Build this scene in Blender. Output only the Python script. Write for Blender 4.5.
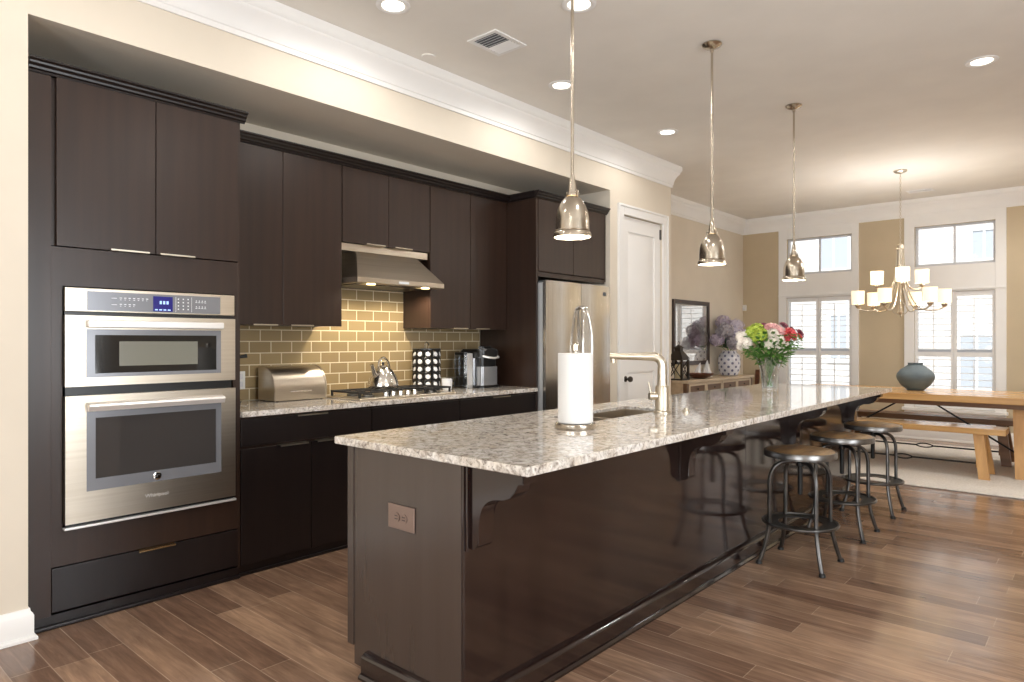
import bpy, bmesh, math, random
from mathutils import Vector, Matrix
random.seed(7)
PI = math.pi
S = bpy.context.scene
for _o in list(bpy.data.objects):
    bpy.data.objects.remove(_o)
COL = S.collection

# ------------------------------------------------------------------ camera
_cd = bpy.data.cameras.new('camera'); CAM = bpy.data.objects.new('camera', _cd); COL.objects.link(CAM)
_cd.sensor_width = 36.0; _cd.lens = 675.5 / 1024 * 36.0; _cd.clip_start = 0.05; _cd.clip_end = 200
CAM.location = (0, 0, 1.29); CAM.rotation_euler = (PI / 2, 0, math.radians(41.43))
S.camera = CAM

# ------------------------------------------------------------------ world, sun, added fill lights, exposure
W = bpy.data.worlds.new('overcast_sky'); S.world = W; W.use_nodes = True
_bg = W.node_tree.nodes['Background']; _bg.inputs[0].default_value = (0.93, 0.97, 1.0, 1); _bg.inputs[1].default_value = 1.2
S.view_settings.view_transform = 'Standard'; S.view_settings.look = 'None'
S.view_settings.exposure = 0.1; S.view_settings.gamma = 1.0; S.view_settings.use_curve_mapping = False
S.cycles.max_bounces = 8; S.cycles.diffuse_bounces = 5; S.cycles.glossy_bounces = 4
S.cycles.transparent_max_bounces = 12; S.cycles.caustics_reflective = False; S.cycles.caustics_refractive = False
S.cycles.sample_clamp_indirect = 4.0

def light(name, kind, loc, energy, color=(1, 1, 1), rot=(0, 0, 0), parent=None, **kw):
    d = bpy.data.lights.new(name, kind); d.energy = energy; d.color = color
    for k, v in kw.items(): setattr(d, k, v)
    o = bpy.data.objects.new(name, d); o.location = loc; o.rotation_euler = rot; COL.objects.link(o)
    if parent: o.parent = parent
    return o
light('sun', 'SUN', (0, -8, 12), 3.3, (1, 0.97, 0.92), (math.radians(52), 0, math.radians(8)), angle=0.05)
# area lights added at invented, unseen back and right windows to brighten the room
DAY = (0.95, 0.98, 1.0)
light('added_fill_back', 'AREA', (-2.2, -3.38, 1.45), 50, DAY, (-PI / 2 - .45, 0, PI), shape='RECTANGLE', size=1.3, size_y=2.1)
light('added_fill_back_2', 'AREA', (0.4, -3.38, 1.45), 150, DAY, (-PI / 2 - .45, 0, PI), shape='RECTANGLE', size=1.3, size_y=2.1)
light('added_fill_right', 'AREA', (2.48, 1.7, 1.45), 130, DAY, (PI / 2 + .5, 0, PI / 2), shape='RECTANGLE', size=2.2, size_y=2.1)

# ------------------------------------------------------------------ materials
M = {}
def lin(c):
    return tuple(((v / 255) / 12.92 if v / 255 <= 0.04045 else ((v / 255 + 0.055) / 1.055) ** 2.4) for v in c)
def mat(name, rgb=(128, 128, 128), rough=0.5, metal=0.0, spec=0.5, coat=0.0, emit=None, estr=0.0, alpha=None, trans=0.0, sheen=0.0):
    m = bpy.data.materials.new(name); m.use_nodes = True
    b = m.node_tree.nodes['Principled BSDF']
    b.inputs['Base Color'].default_value = (*lin(rgb), 1); b.inputs['Roughness'].default_value = rough
    b.inputs['Metallic'].default_value = metal; b.inputs['Specular IOR Level'].default_value = spec
    b.inputs['Coat Weight'].default_value = coat; b.inputs['Coat Roughness'].default_value = 0.05
    b.inputs['Transmission Weight'].default_value = trans
    if emit: b.inputs['Emission Color'].default_value = (*lin(emit), 1); b.inputs['Emission Strength'].default_value = estr
    M[name] = m; return m
def N(m, t, **kw):
    n = m.node_tree.nodes.new(t)
    for k, v in kw.items():
        if k == 'inp':
            for kk, vv in v.items(): n.inputs[kk].default_value = vv
        else: setattr(n, k, v)
    return n
def L(m, a, b): m.node_tree.links.new(a, b)
def bsdf(m): return m.node_tree.nodes['Principled BSDF']
def ramp(m, stops, interp='LINEAR'):
    r = N(m, 'ShaderNodeValToRGB'); e = r.color_ramp.elements; r.color_ramp.interpolation = interp
    while len(e) < len(stops): e.new(0.5)
    for i, (p, c) in enumerate(stops):
        e[i].position = p; e[i].color = (*lin(c), 1)
    return r
def coords(m, scale=(1, 1, 1), rot=(0, 0, 0)):
    t = N(m, 'ShaderNodeTexCoord'); mp = N(m, 'ShaderNodeMapping')
    mp.inputs['Scale'].default_value = scale; mp.inputs['Rotation'].default_value = rot
    L(m, t.outputs['Object'], mp.inputs['Vector']); return mp.outputs['Vector']
def noisy(name, c1, c2, scale=(10, 10, 10), rough=0.5, nscale=1.0, bump=0.0, detail=4, lo=0.35, hi=0.65, rvar=None, **kw):
    m = mat(name, c1, rough, **kw); v = coords(m, scale)
    n = N(m, 'ShaderNodeTexNoise', inp={'Scale': nscale, 'Detail': detail}); L(m, v, n.inputs['Vector'])
    r = ramp(m, [(lo, c1), (hi, c2)]); L(m, n.outputs['Fac'], r.inputs['Fac']); L(m, r.outputs['Color'], bsdf(m).inputs['Base Color'])
    if bump:
        b = N(m, 'ShaderNodeBump', inp={'Strength': bump, 'Distance': 0.01}); L(m, n.outputs['Fac'], b.inputs['Height']); L(m, b.outputs['Normal'], bsdf(m).inputs['Normal'])
    if rvar:
        mr = N(m, 'ShaderNodeMapRange', inp={'To Min': rvar[0], 'To Max': rvar[1]}); L(m, n.outputs['Fac'], mr.inputs['Value']); L(m, mr.outputs[0], bsdf(m).inputs['Roughness'])
    return m

noisy('wall_paint', (221, 211, 195), (225, 215, 199), (3, 3, 3), 0.75)
noisy('wall_paint_shaded', (196, 180, 152), (200, 184, 156), (3, 3, 3), 0.75)  # same wall paint, darkened to stand in for the far wall's shade
noisy('ceiling_paint', (232, 228, 221), (236, 232, 225), (3, 3, 3), 0.85)
noisy('white_trim', (239, 238, 236), (242, 241, 239), (3, 3, 3), 0.4)
noisy('shutter_white', (236, 236, 236), (240, 240, 240), (3, 3, 3), 0.45)
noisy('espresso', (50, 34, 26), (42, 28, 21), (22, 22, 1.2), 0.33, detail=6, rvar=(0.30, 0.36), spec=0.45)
noisy('espresso_satin', (66, 55, 49), (63, 52, 46), (22, 22, 1.2), 0.27, spec=0.9)  # lifted base stands in for light reflected on the near end panel
noisy('espresso_gloss', (40, 27, 24), (32, 21, 19), (20, 20, 1.0), 0.1, detail=6, rvar=(0.09, 0.13), spec=0.85)
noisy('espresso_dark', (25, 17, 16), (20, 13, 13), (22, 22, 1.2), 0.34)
mat('gap_black', (8, 7, 7), 0.7)
mat('espresso_edge', (70, 58, 54), 0.25)
noisy('steel', (207, 197, 182), (199, 188, 172), (1, 1.5, 90), 0.3, metal=1.0, rvar=(0.26, 0.33))
noisy('steel_vertical', (200, 196, 190), (186, 182, 176), (60, 60, 0.6), 0.2, metal=1.0, rvar=(0.16, 0.26))
mat('nickel', (190, 180, 165), 0.22, metal=1.0)
mat('nickel_satin', (205, 196, 180), 0.32, metal=1.0)
mat('chrome', (225, 222, 218), 0.06, metal=1.0)
mat('bright_steel', (240, 238, 236), 0.3, metal=0.6)
mat('brass_tab', (205, 180, 135), 0.25, metal=1.0)
mat('iron_black', (28, 27, 27), 0.42, metal=0.3)
noisy('gunmetal', (104, 102, 100), (82, 80, 79), (14, 14, 14), 0.3, metal=0.9)
noisy('rim_metal', (150, 148, 146), (120, 118, 116), (14, 14, 14), 0.3, metal=0.9)
mat('oven_grey', (132, 134, 140), 0.22, metal=0.3)
mat('oven_glass', (64, 61, 60), 0.05, coat=0.6)
mat('oven_glass_dark', (20, 20, 21), 0.05, coat=0.4)
mat('micro_screen', (122, 122, 112), 0.15)
mat('key_white', (225, 228, 232), 0.5)
mat('lcd_blue', (26, 24, 110), 0.2, emit=(40, 40, 150), estr=0.12)
mat('lcd_digit', (170, 200, 255), 0.4, emit=(150, 190, 255), estr=0.5)
mat('plastic_black', (18, 18, 19), 0.3)
mat('plastic_white', (235, 234, 230), 0.4)
mat('plastic_grey', (92, 94, 98), 0.35)
mat('rubber', (20, 20, 20), 0.8)
mat('cast_iron', (26, 25, 25), 0.55)
mat('paper', (222, 221, 219), 0.9)
mat('outlet_bronze', (142, 122, 112), 0.38, metal=0.5)
mat('outlet_dark', (60, 48, 44), 0.5)
mat('bronze_dark', (62, 54, 47), 0.45, metal=0.6)
mat('mat_board', (236, 226, 208), 0.8)
mat('ceramic_white', (228, 228, 230), 0.25)
mat('navy_glaze', (58, 62, 92), 0.25)
noisy('pottery_teal', (84, 98, 106), (100, 114, 120), (5, 5, 12), 0.55, bump=0.15)
noisy('table_pine', (212, 170, 114), (190, 144, 90), (1.2, 18, 18), 0.2, detail=6)
noisy('table_leg_pine', (210, 164, 106), (186, 140, 84), (16, 16, 1.2), 0.45, detail=6)
noisy('bench_dark', (128, 92, 60), (108, 76, 48), (1.2, 18, 18), 0.45, detail=6)
noisy('console_wood', (210, 192, 166), (190, 170, 144), (14, 1.2, 14), 0.55, detail=6)
noisy('console_brown', (110, 82, 58), (92, 66, 46), (14, 1.2, 14), 0.5)
noisy('bowl_wood', (112, 66, 44), (86, 48, 32), (12, 12, 30), 0.35)
noisy('seat_wood', (156, 126, 88), (108, 84, 60), (30, 3.5, 10), 0.38, detail=8)
noisy('rug_wool', (222, 217, 210), (206, 200, 192), (60, 60, 60), 0.95, bump=0.3)
noisy('leaf_green', (58, 104, 38), (96, 140, 58), (30, 30, 30), 0.5)
noisy('leaf_dark', (38, 74, 34), (58, 98, 44), (30, 30, 30), 0.5)
mat('stem_green', (92, 140, 62), 0.5)
noisy('bloom_lime', (168, 190, 62), (190, 206, 92), (40, 40, 40), 0.6)
noisy('bloom_white', (240, 236, 226), (232, 222, 214), (40, 40, 40), 0.6)
noisy('bloom_red', (214, 70, 78), (230, 104, 108), (40, 40, 40), 0.6)
noisy('bloom_pink', (238, 190, 186), (228, 168, 172), (40, 40, 40), 0.6)
noisy('bloom_plum', (128, 64, 82), (150, 86, 102), (40, 40, 40), 0.6)
noisy('bloom_lilac', (196, 186, 206), (220, 214, 224), (40, 40, 40), 0.7)
noisy('bloom_grey', (160, 154, 162), (186, 180, 186), (40, 40, 40), 0.7)
noisy('bloom_mauve', (180, 164, 184), (204, 192, 206), (40, 40, 40), 0.7)
mat('candle_cream', (236, 224, 190), 0.5)
mat('lamp_lens', (255, 250, 240), 0.5, emit=(255, 246, 228), estr=5.0)
mat('hood_lens', (255, 240, 200), 0.5, emit=(255, 226, 160), estr=8.0)
mat('bulb_glow', (255, 240, 210), 0.5, emit=(255, 232, 190), estr=5.0)
mat('shade_glow', (250, 236, 208), 0.5, emit=(255, 236, 200), estr=0.85)
for _n in ('lamp_lens', 'hood_lens', 'bulb_glow', 'shade_glow', 'lcd_blue', 'lcd_digit'):
    M[_n].cycles.emission_sampling = 'NONE'
noisy('shade_inner', (240, 236, 226), (236, 230, 220), (5, 5, 5), 0.6)
noisy('water', (210, 225, 215), (215, 228, 220), (5, 5, 5), 0.05)
mat('bounce_concrete', (196, 192, 186), 0.9)  # pale concrete, lightened to bounce sunlight up onto the ceiling

def glass_mat(name, tint=(1, 1, 1), gloss=0.12, rough=0.02):
    m = bpy.data.materials.new(name); m.use_nodes = True; nt = m.node_tree; nt.nodes.clear()
    out = nt.nodes.new('ShaderNodeOutputMaterial'); mix = nt.nodes.new('ShaderNodeMixShader')
    tr = nt.nodes.new('ShaderNodeBsdfTransparent'); gl = nt.nodes.new('ShaderNodeBsdfGlossy'); lw = nt.nodes.new('ShaderNodeLayerWeight')
    mr = nt.nodes.new('ShaderNodeMapRange'); mr.inputs['To Min'].default_value = gloss * 0.3; mr.inputs['To Max'].default_value = min(1, gloss * 5)
    tr.inputs[0].default_value = (*tint, 1); gl.inputs['Roughness'].default_value = rough; lw.inputs['Blend'].default_value = 0.35
    nt.links.new(lw.outputs['Facing'], mr.inputs['Value']); nt.links.new(mr.outputs[0], mix.inputs[0])
    nt.links.new(tr.outputs[0], mix.inputs[1]); nt.links.new(gl.outputs[0], mix.inputs[2]); nt.links.new(mix.outputs[0], out.inputs['Surface'])
    M[name] = m; return m
mat('fridge_side', (196, 198, 200), 0.35, metal=0.3); mat('sash_grey', (214, 216, 222), 0.4); mat('far_pane', (190, 196, 204), 0.1)  # far_pane: pale tone stands in for sky reflected in the glass
mat('silver_plastic', (158, 160, 164), 0.25, metal=0.6)
noisy('frame_brown', (66, 50, 44), (54, 40, 36), (12, 12, 12), 0.35)
mat('kettle_steel', (226, 222, 216), 0.16, metal=1.0)
glass_mat('pane_glass', (0.97, 0.985, 1.0), 0.08)
glass_mat('vase_glass', (0.93, 0.95, 0.95), 0.3)
glass_mat('picture_glass', (1, 1, 1), 0.25)
glass_mat('tank_glass', (0.6, 0.64, 0.68), 0.3)

def floor_mat():
    m = mat('floor_planks', (120, 90, 70), 0.3); v = coords(m)
    br = N(m, 'ShaderNodeTexBrick', inp={'Scale': 1.0, 'Mortar Size': 0.0022, 'Mortar Smooth': 0.3, 'Bias': 0.0, 'Brick Width': 1.05, 'Row Height': 0.133,
           'Color1': (*lin((198, 167, 141)), 1), 'Color2': (*lin((142, 114, 96)), 1), 'Mortar': (*lin((206, 182, 158)), 1)})
    br.offset = 0.37; br.offset_frequency = 2; br.squash = 1.25; br.squash_frequency = 3
    L(m, v, br.inputs['Vector'])
    v2 = coords(m, (2.2, 22, 1)); n = N(m, 'ShaderNodeTexNoise', inp={'Scale': 1.6, 'Detail': 8, 'Roughness': 0.65, 'Distortion': 0.6}); L(m, v2, n.inputs['Vector'])
    v3 = coords(m, (1.5, 5, 1)); n2 = N(m, 'ShaderNodeTexNoise', inp={'Scale': 1.6, 'Detail': 3}); L(m, v3, n2.inputs['Vector'])
    r = ramp(m, [(0.3, (160, 150, 146)), (0.5, (206, 201, 198)), (0.72, (255, 251, 246))]); L(m, n.outputs['Fac'], r.inputs['Fac'])
    mx = N(m, 'ShaderNodeMix', data_type='RGBA', blend_type='MULTIPLY'); mx.inputs['Factor'].default_value = 0.75
    L(m, br.outputs['Color'], mx.inputs['A']); L(m, r.outputs['Color'], mx.inputs['B'])
    r2 = ramp(m, [(0.3, (200, 192, 190)), (0.7, (255, 250, 246))]); L(m, n2.outputs['Fac'], r2.inputs['Fac'])
    mx2 = N(m, 'ShaderNodeMix', data_type='RGBA', blend_type='MULTIPLY'); mx2.inputs['Factor'].default_value = 0.7
    L(m, mx.outputs['Result'], mx2.inputs['A']); L(m, r2.outputs['Color'], mx2.inputs['B'])
    L(m, mx2.outputs['Result'], bsdf(m).inputs['Base Color'])
    mr = N(m, 'ShaderNodeMapRange', inp={'To Min': 0.10, 'To Max': 0.20}); L(m, n.outputs['Fac'], mr.inputs['Value']); L(m, mr.outputs[0], bsdf(m).inputs['Roughness'])
    ad = N(m, 'ShaderNodeMath', operation='ADD'); L(m, n2.outputs['Fac'], ad.inputs[0]); L(m, br.outputs['Fac'], ad.inputs[1])
    b = N(m, 'ShaderNodeBump', inp={'Strength': 0.10, 'Distance': 0.02}); b.invert = True; L(m, ad.outputs[0], b.inputs['Height']); L(m, b.outputs['Normal'], bsdf(m).inputs['Normal'])
floor_mat()

def granite_mat():
    m = mat('granite', (205, 195, 182), 0.06, coat=0.2); v = coords(m)
    n1 = N(m, 'ShaderNodeTexNoise', inp={'Scale': 42, 'Detail': 6, 'Roughness': 0.7, 'Distortion': 0.8}); L(m, v, n1.inputs['Vector'])
    r1 = ramp(m, [(0.30, (104, 97, 94)), (0.42, (174, 166, 158)), (0.52, (218, 213, 207)), (0.66, (240, 237, 232))]); L(m, n1.outputs['Fac'], r1.inputs['Fac'])
    n2 = N(m, 'ShaderNodeTexNoise', inp={'Scale': 9, 'Detail': 4, 'Distortion': 1.2}); L(m, v, n2.inputs['Vector'])
    r2 = ramp(m, [(0.42, (255, 255, 255)), (0.62, (222, 208, 188))]); L(m, n2.outputs['Fac'], r2.inputs['Fac'])
    mx = N(m, 'ShaderNodeMix', data_type='RGBA', blend_type='MULTIPLY'); mx.inputs['Factor'].default_value = 0.45
    L(m, r1.outputs['Color'], mx.inputs['A']); L(m, r2.outputs['Color'], mx.inputs['B'])
    vo = N(m, 'ShaderNodeTexVoronoi', inp={'Scale': 70}); L(m, v, vo.inputs['Vector'])
    r3 = ramp(m, [(0.10, (84, 76, 74)), (0.2, (255, 255, 255))]); L(m, vo.outputs['Distance'], r3.inputs['Fac'])
    mx2 = N(m, 'ShaderNodeMix', data_type='RGBA', blend_type='MULTIPLY'); mx2.inputs['Factor'].default_value = 0.6
    L(m, mx.outputs['Result'], mx2.inputs['A']); L(m, r3.outputs['Color'], mx2.inputs['B'])
    L(m, mx2.outputs['Result'], bsdf(m).inputs['Base Color'])
granite_mat()

def tile_mat():
    m = mat('glass_tile', (150, 128, 84), 0.12); t = N(m, 'ShaderNodeTexCoord'); sx = N(m, 'ShaderNodeSeparateXYZ'); cx = N(m, 'ShaderNodeCombineXYZ')
    L(m, t.outputs['Object'], sx.inputs[0]); L(m, sx.outputs['Y'], cx.inputs['X']); L(m, sx.outputs['Z'], cx.inputs['Y'])
    br = N(m, 'ShaderNodeTexBrick', inp={'Scale': 1.0, 'Mortar Size': 0.0035, 'Mortar Smooth': 0.1, 'Bias': -0.2, 'Brick Width': 0.152, 'Row Height': 0.0765,
           'Color1': (*lin((158, 137, 101)), 1), 'Color2': (*lin((145, 124, 91)), 1), 'Mortar': (*lin((220, 206, 176)), 1)})
    L(m, cx.outputs[0], br.inputs['Vector']); L(m, br.outputs['Color'], bsdf(m).inputs['Base Color'])
    mr = N(m, 'ShaderNodeMapRange', inp={'To Min': 0.08, 'To Max': 0.7}); L(m, br.outputs['Fac'], mr.inputs['Value']); L(m, mr.outputs[0], bsdf(m).inputs['Roughness'])
    b = N(m, 'ShaderNodeBump', inp={'Strength': 0.5, 'Distance': 0.003}); b.invert = True; L(m, br.outputs['Fac'], b.inputs['Height']); L(m, b.outputs['Normal'], bsdf(m).inputs['Normal'])
tile_mat()

def ext_brick():
    m = mat('white_brick', (225, 222, 218), 0.9); t = N(m, 'ShaderNodeTexCoord'); sx = N(m, 'ShaderNodeSeparateXYZ'); cx = N(m, 'ShaderNodeCombineXYZ')
    L(m, t.outputs['Object'], sx.inputs[0]); L(m, sx.outputs['X'], cx.inputs['X']); L(m, sx.outputs['Z'], cx.inputs['Y'])
    br = N(m, 'ShaderNodeTexBrick', inp={'Scale': 1.0, 'Mortar Size': 0.008, 'Brick Width': 0.24, 'Row Height': 0.085, 'Color1': (*lin((228, 224, 220)), 1),
           'Color2': (*lin((214, 208, 202)), 1), 'Mortar': (*lin((240, 240, 238)), 1)})
    L(m, cx.outputs[0], br.inputs['Vector']); L(m, br.outputs['Color'], bsdf(m).inputs['Base Color'])
ext_brick()

def jar_mat():
    m = mat('patterned_ceramic', (224, 224, 230), 0.25); t = N(m, 'ShaderNodeTexCoord'); sx = N(m, 'ShaderNodeSeparateXYZ'); L(m, t.outputs['Object'], sx.inputs[0])
    at = N(m, 'ShaderNodeMath', operation='ARCTAN2'); L(m, sx.outputs['Y'], at.inputs[0]); L(m, sx.outputs['X'], at.inputs[1])
    def mth(op, a, b):
        n = N(m, 'ShaderNodeMath', operation=op)
        for i, q in enumerate((a, b)):
            if isinstance(q, (int, float)): n.inputs[i].default_value = q
            elif q is not None: L(m, q, n.inputs[i])
        return n.outputs[0]
    u = mth('MULTIPLY', at.outputs[0], 9.0); w = mth('MULTIPLY', sx.outputs['Z'], 62.0)
    a = mth('MULTIPLY', mth('SINE', u, None), mth('SINE', w, None))
    r = ramp(m, [(0.42, (222, 222, 230)), (0.6, (96, 98, 128))]); L(m, a, r.inputs['Fac']); L(m, r.outputs['Color'], bsdf(m).inputs['Base Color'])
jar_mat()

def reflection_mat():  # paints the flowers and window reflected in the picture glass
    m = mat('reflection_print', (225, 228, 232), 0.6); v = coords(m, (1, 1, 1)); t = N(m, 'ShaderNodeTexCoord'); sx = N(m, 'ShaderNodeSeparateXYZ'); L(m, t.outputs['Object'], sx.inputs[0])
    n = N(m, 'ShaderNodeTexNoise', inp={'Scale': 9, 'Detail': 5, 'Distortion': 0.6}); L(m, v, n.inputs['Vector'])
    def mth(op, a, b=None):
        q = N(m, 'ShaderNodeMath', operation=op)
        for i, x in enumerate((a, b)):
            if isinstance(x, (int, float)): q.inputs[i].default_value = x
            elif x is not None: L(m, x, q.inputs[i])
        return q.outputs[0]
    dy = mth('SUBTRACT', sx.outputs['Y'], 0.10); dz = mth('SUBTRACT', sx.outputs['Z'], 0.33)
    d = mth('SQRT', mth('ADD', mth('MULTIPLY', mth('MULTIPLY', dy, dy), 2.0), mth('MULTIPLY', mth('MULTIPLY', dz, dz), 1.6)))
    e = mth('ADD', d, mth('MULTIPLY', mth('SUBTRACT', n.outputs['Fac'], 0.5), 0.35))
    r = ramp(m, [(0.12, (120, 84, 104)), (0.20, (158, 128, 150)), (0.25, (222, 224, 230)), (0.6, (234, 236, 240))]); L(m, e, r.inputs['Fac']); L(m, r.outputs['Color'], bsdf(m).inputs['Base Color'])
reflection_mat()

# ------------------------------------------------------------------ mesh builder
class MB:
    """collects shapes in world (or thing) coordinates; build() links them as one mesh object"""
    def __init__(s, org=(0, 0, 0)):
        s.bm = bmesh.new(); s.org = Vector(org); s.bevelled = False
    def _v(s, p): return s.bm.verts.new(p)
    def box(s, x0, x1, y0, y1, z0, z1, bev=0.0, seg=2):
        x0, x1 = sorted((x0, x1)); y0, y1 = sorted((y0, y1)); z0, z1 = sorted((z0, z1))
        v = [s._v(p) for p in ((x0, y0, z0), (x1, y0, z0), (x1, y1, z0), (x0, y1, z0), (x0, y0, z1), (x1, y0, z1), (x1, y1, z1), (x0, y1, z1))]
        f = [s.bm.faces.new([v[i] for i in q]) for q in ((3, 2, 1, 0), (4, 5, 6, 7), (0, 1, 5, 4), (1, 2, 6, 5), (2, 3, 7, 6), (3, 0, 4, 7))]
        if bev > 0:
            s.bevelled = True; es = list({e for q in f for e in q.edges}); bmesh.ops.bevel(s.bm, geom=es, offset=bev, segments=seg, affect='EDGES', profile=0.5)
        return s
    def obox(s, c, ax, ay, az, hx, hy, hz, bev=0.0):
        n0 = len(s.bm.verts); s.bm.verts.ensure_lookup_table(); s.box(-hx, hx, -hy, hy, -hz, hz, bev)
        s.bm.verts.ensure_lookup_table(); c = Vector(c); ax, ay, az = Vector(ax), Vector(ay), Vector(az)
        for v in list(s.bm.verts)[n0:]:
            p = v.co.copy(); v.co = c + ax * p.x + ay * p.y + az * p.z
        return s
    def prism(s, pts, a, b, axis='y', bev=0.0):
        """pts 2D outline; axis y: pts=(x,z) extruded y a..b ; axis x: pts=(y,z) ; axis z: pts=(x,y)"""
        def P(p, t): return (p[0], t, p[1]) if axis == 'y' else ((t, p[0], p[1]) if axis == 'x' else (p[0], p[1], t))
        A = [s._v(P(p, a)) for p in pts]; B = [s._v(P(p, b)) for p in pts]; n = len(pts); f = []
        f.append(s.bm.faces.new(A)); f.append(s.bm.faces.new(B[::-1]))
        for i in range(n): f.append(s.bm.faces.new([A[i], B[i], B[(i + 1) % n], A[(i + 1) % n]]))
        if bev > 0:
            s.bevelled = True; es = list({e for q in f[:2] for e in q.edges}); bmesh.ops.bevel(s.bm, geom=es, offset=bev, segments=2, affect='EDGES')
        return s
    def hull(s, bot, top):
        """loft between two loops with the same count, capped"""
        A = [s._v(p) for p in bot]; B = [s._v(p) for p in top]; n = len(A)
        s.bm.faces.new(A[::-1]); s.bm.faces.new(B)
        for i in range(n): s.bm.faces.new([A[i], A[(i + 1) % n], B[(i + 1) % n], B[i]])
        return s
    def lathe(s, prof, c=(0, 0, 0), n=32, cap0=True, cap1=True, rx=1.0, ry=1.0):
        c = Vector(c); rings = []
        for r, z in prof:
            if r < 1e-5: rings.append([s._v(c + Vector((0, 0, z)))])
            else: rings.append([s._v(c + Vector((r * rx * math.cos(2 * PI * k / n), r * ry * math.sin(2 * PI * k / n), z))) for k in range(n)])
        for a, b in zip(rings, rings[1:]):
            if len(a) == 1 and len(b) == 1: continue
            for k in range(n):
                q = [a[k % len(a)], a[(k + 1) % len(a)], b[(k + 1) % len(b)], b[k % len(b)]]
                u = []
                for x in q:
                    if x not in u: u.append(x)
                if len(u) > 2: s.bm.faces.new(u)
        if cap0 and len(rings[0]) > 1: s.bm.faces.new(rings[0][::-1])
        if cap1 and len(rings[-1]) > 1: s.bm.faces.new(rings[-1])
        return s
    def tube(s, pts, r, n=10, closed=False):
        pts = [Vector(p) for p in pts]; m = len(pts); rr = r if isinstance(r, (list, tuple)) else [r] * m
        prev = None; rings = []
        for i in range(m):
            if closed: t = pts[(i + 1) % m] - pts[i - 1]
            else: t = pts[min(i + 1, m - 1)] - pts[max(i - 1, 0)]
            t.normalize()
            if prev is None:
                u = t.cross(Vector((0, 0, 1)))
                if u.length < 1e-3: u = t.cross(Vector((1, 0, 0)))
            else: u = prev - t * prev.dot(t)
            if u.length < 1e-6: u = t.orthogonal()
            u.normalize(); prev = u; w = t.cross(u)
            rings.append([s._v(pts[i] + (u * math.cos(2 * PI * k / n) + w * math.sin(2 * PI * k / n)) * rr[i]) for k in range(n)])
        prs = list(zip(rings, rings[1:])) + ([(rings[-1], rings[0])] if closed else [])
        for a, b in prs:
            for k in range(n): s.bm.faces.new([a[k], a[(k + 1) % n], b[(k + 1) % n], b[k]])
        if not closed: s.bm.faces.new(rings[0][::-1]); s.bm.faces.new(rings[-1])
        return s
    def ball(s, c, r, sx=1, sy=1, sz=1, u=14, v=9):
        mt = Matrix.Translation(Vector(c)) @ Matrix.Diagonal((r * sx, r * sy, r * sz, 1)); bmesh.ops.create_uvsphere(s.bm, u_segments=u, v_segments=v, radius=1, matrix=mt); return s
    def ring(s, c, R, r, n=36, k=8, axis='z'):
        c = Vector(c); pts = []
        for i in range(n):
            a = 2 * PI * i / n; p = {'z': (math.cos(a), math.sin(a), 0), 'x': (0, math.cos(a), math.sin(a)), 'y': (math.cos(a), 0, math.sin(a))}[axis]
            pts.append(c + Vector(p) * R)
        return s.tube(pts, r, k, closed=True)
    def face(s, pts): s.bm.faces.new([s._v(p) for p in pts]); return s
    def build(s, name, m, parent=None, smooth=True, recalc=True):
        bm = s.bm
        if recalc: bmesh.ops.recalc_face_normals(bm, faces=bm.faces[:])
        off = s.org
        for v in bm.verts: v.co -= off
        if smooth:
            for f in bm.faces: f.smooth = True
            for e in bm.edges:
                if len(e.link_faces) == 2 and e.calc_face_angle(0) > 0.62: e.smooth = False
        me = bpy.data.meshes.new(name); bm.to_mesh(me); bm.free()
        o = bpy.data.objects.new(name, me); COL.objects.link(o)
        if s.bevelled and smooth:
            wn = o.modifiers.new('weighted_normals', 'WEIGHTED_NORMAL'); wn.keep_sharp = True; wn.weight = 100
        for q in (m if isinstance(m, (list, tuple)) else [m]): me.materials.append(M[q] if isinstance(q, str) else q)
        if parent: o.parent = parent
        else: o.location = off
        return o

def tag(o, label, cat, group=None, kind=None):
    o['label'] = label; o['category'] = cat
    if group: o['group'] = group
    if kind: o['kind'] = kind
    return o
def thing(name, label, cat, loc=(0, 0, 0), rz=0.0, group=None):
    o = bpy.data.objects.new(name, None); o.empty_display_size = 0.1; COL.objects.link(o)
    o.location = loc; o.rotation_euler = (0, 0, rz); return tag(o, label, cat, group)
def structure(o): o['kind'] = 'structure'; return o
def dup(root, loc=None, rz=None, label=None, group=None, scale=None):
    def cp(o, par):
        c = o.copy(); COL.objects.link(c)
        if par: c.parent = par
        for ch in list(kids.get(o.name, [])): cp(ch, c)
        return c
    kids = {}
    for o in bpy.data.objects:
        if o.parent: kids.setdefault(o.parent.name, []).append(o)
    r = cp(root, None)
    if loc is not None: r.location = loc
    if rz is not None: r.rotation_euler = (0, 0, rz)
    if scale: r.scale = (scale,) * 3
    if label: r['label'] = label
    if group: r['group'] = group
    return r
def text_mesh(name, body, size, m, parent, loc, rot, extrude=0.0006):
    c = bpy.data.curves.new(name, 'FONT'); c.body = body; c.size = size; c.extrude = extrude; c.align_x = 'CENTER'; c.align_y = 'CENTER'; c.resolution_u = 3
    t = bpy.data.objects.new(name + '_tmp', c); COL.objects.link(t)
    dg = bpy.context.evaluated_depsgraph_get(); me = bpy.data.meshes.new_from_object(t.evaluated_get(dg)); bpy.data.objects.remove(t); bpy.data.curves.remove(c)
    me.materials.clear(); me.materials.append(M[m]); me.name = name
    o = bpy.data.objects.new(name, me); COL.objects.link(o); o.parent = parent; o.location = loc; o.rotation_euler = rot; return o

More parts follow.
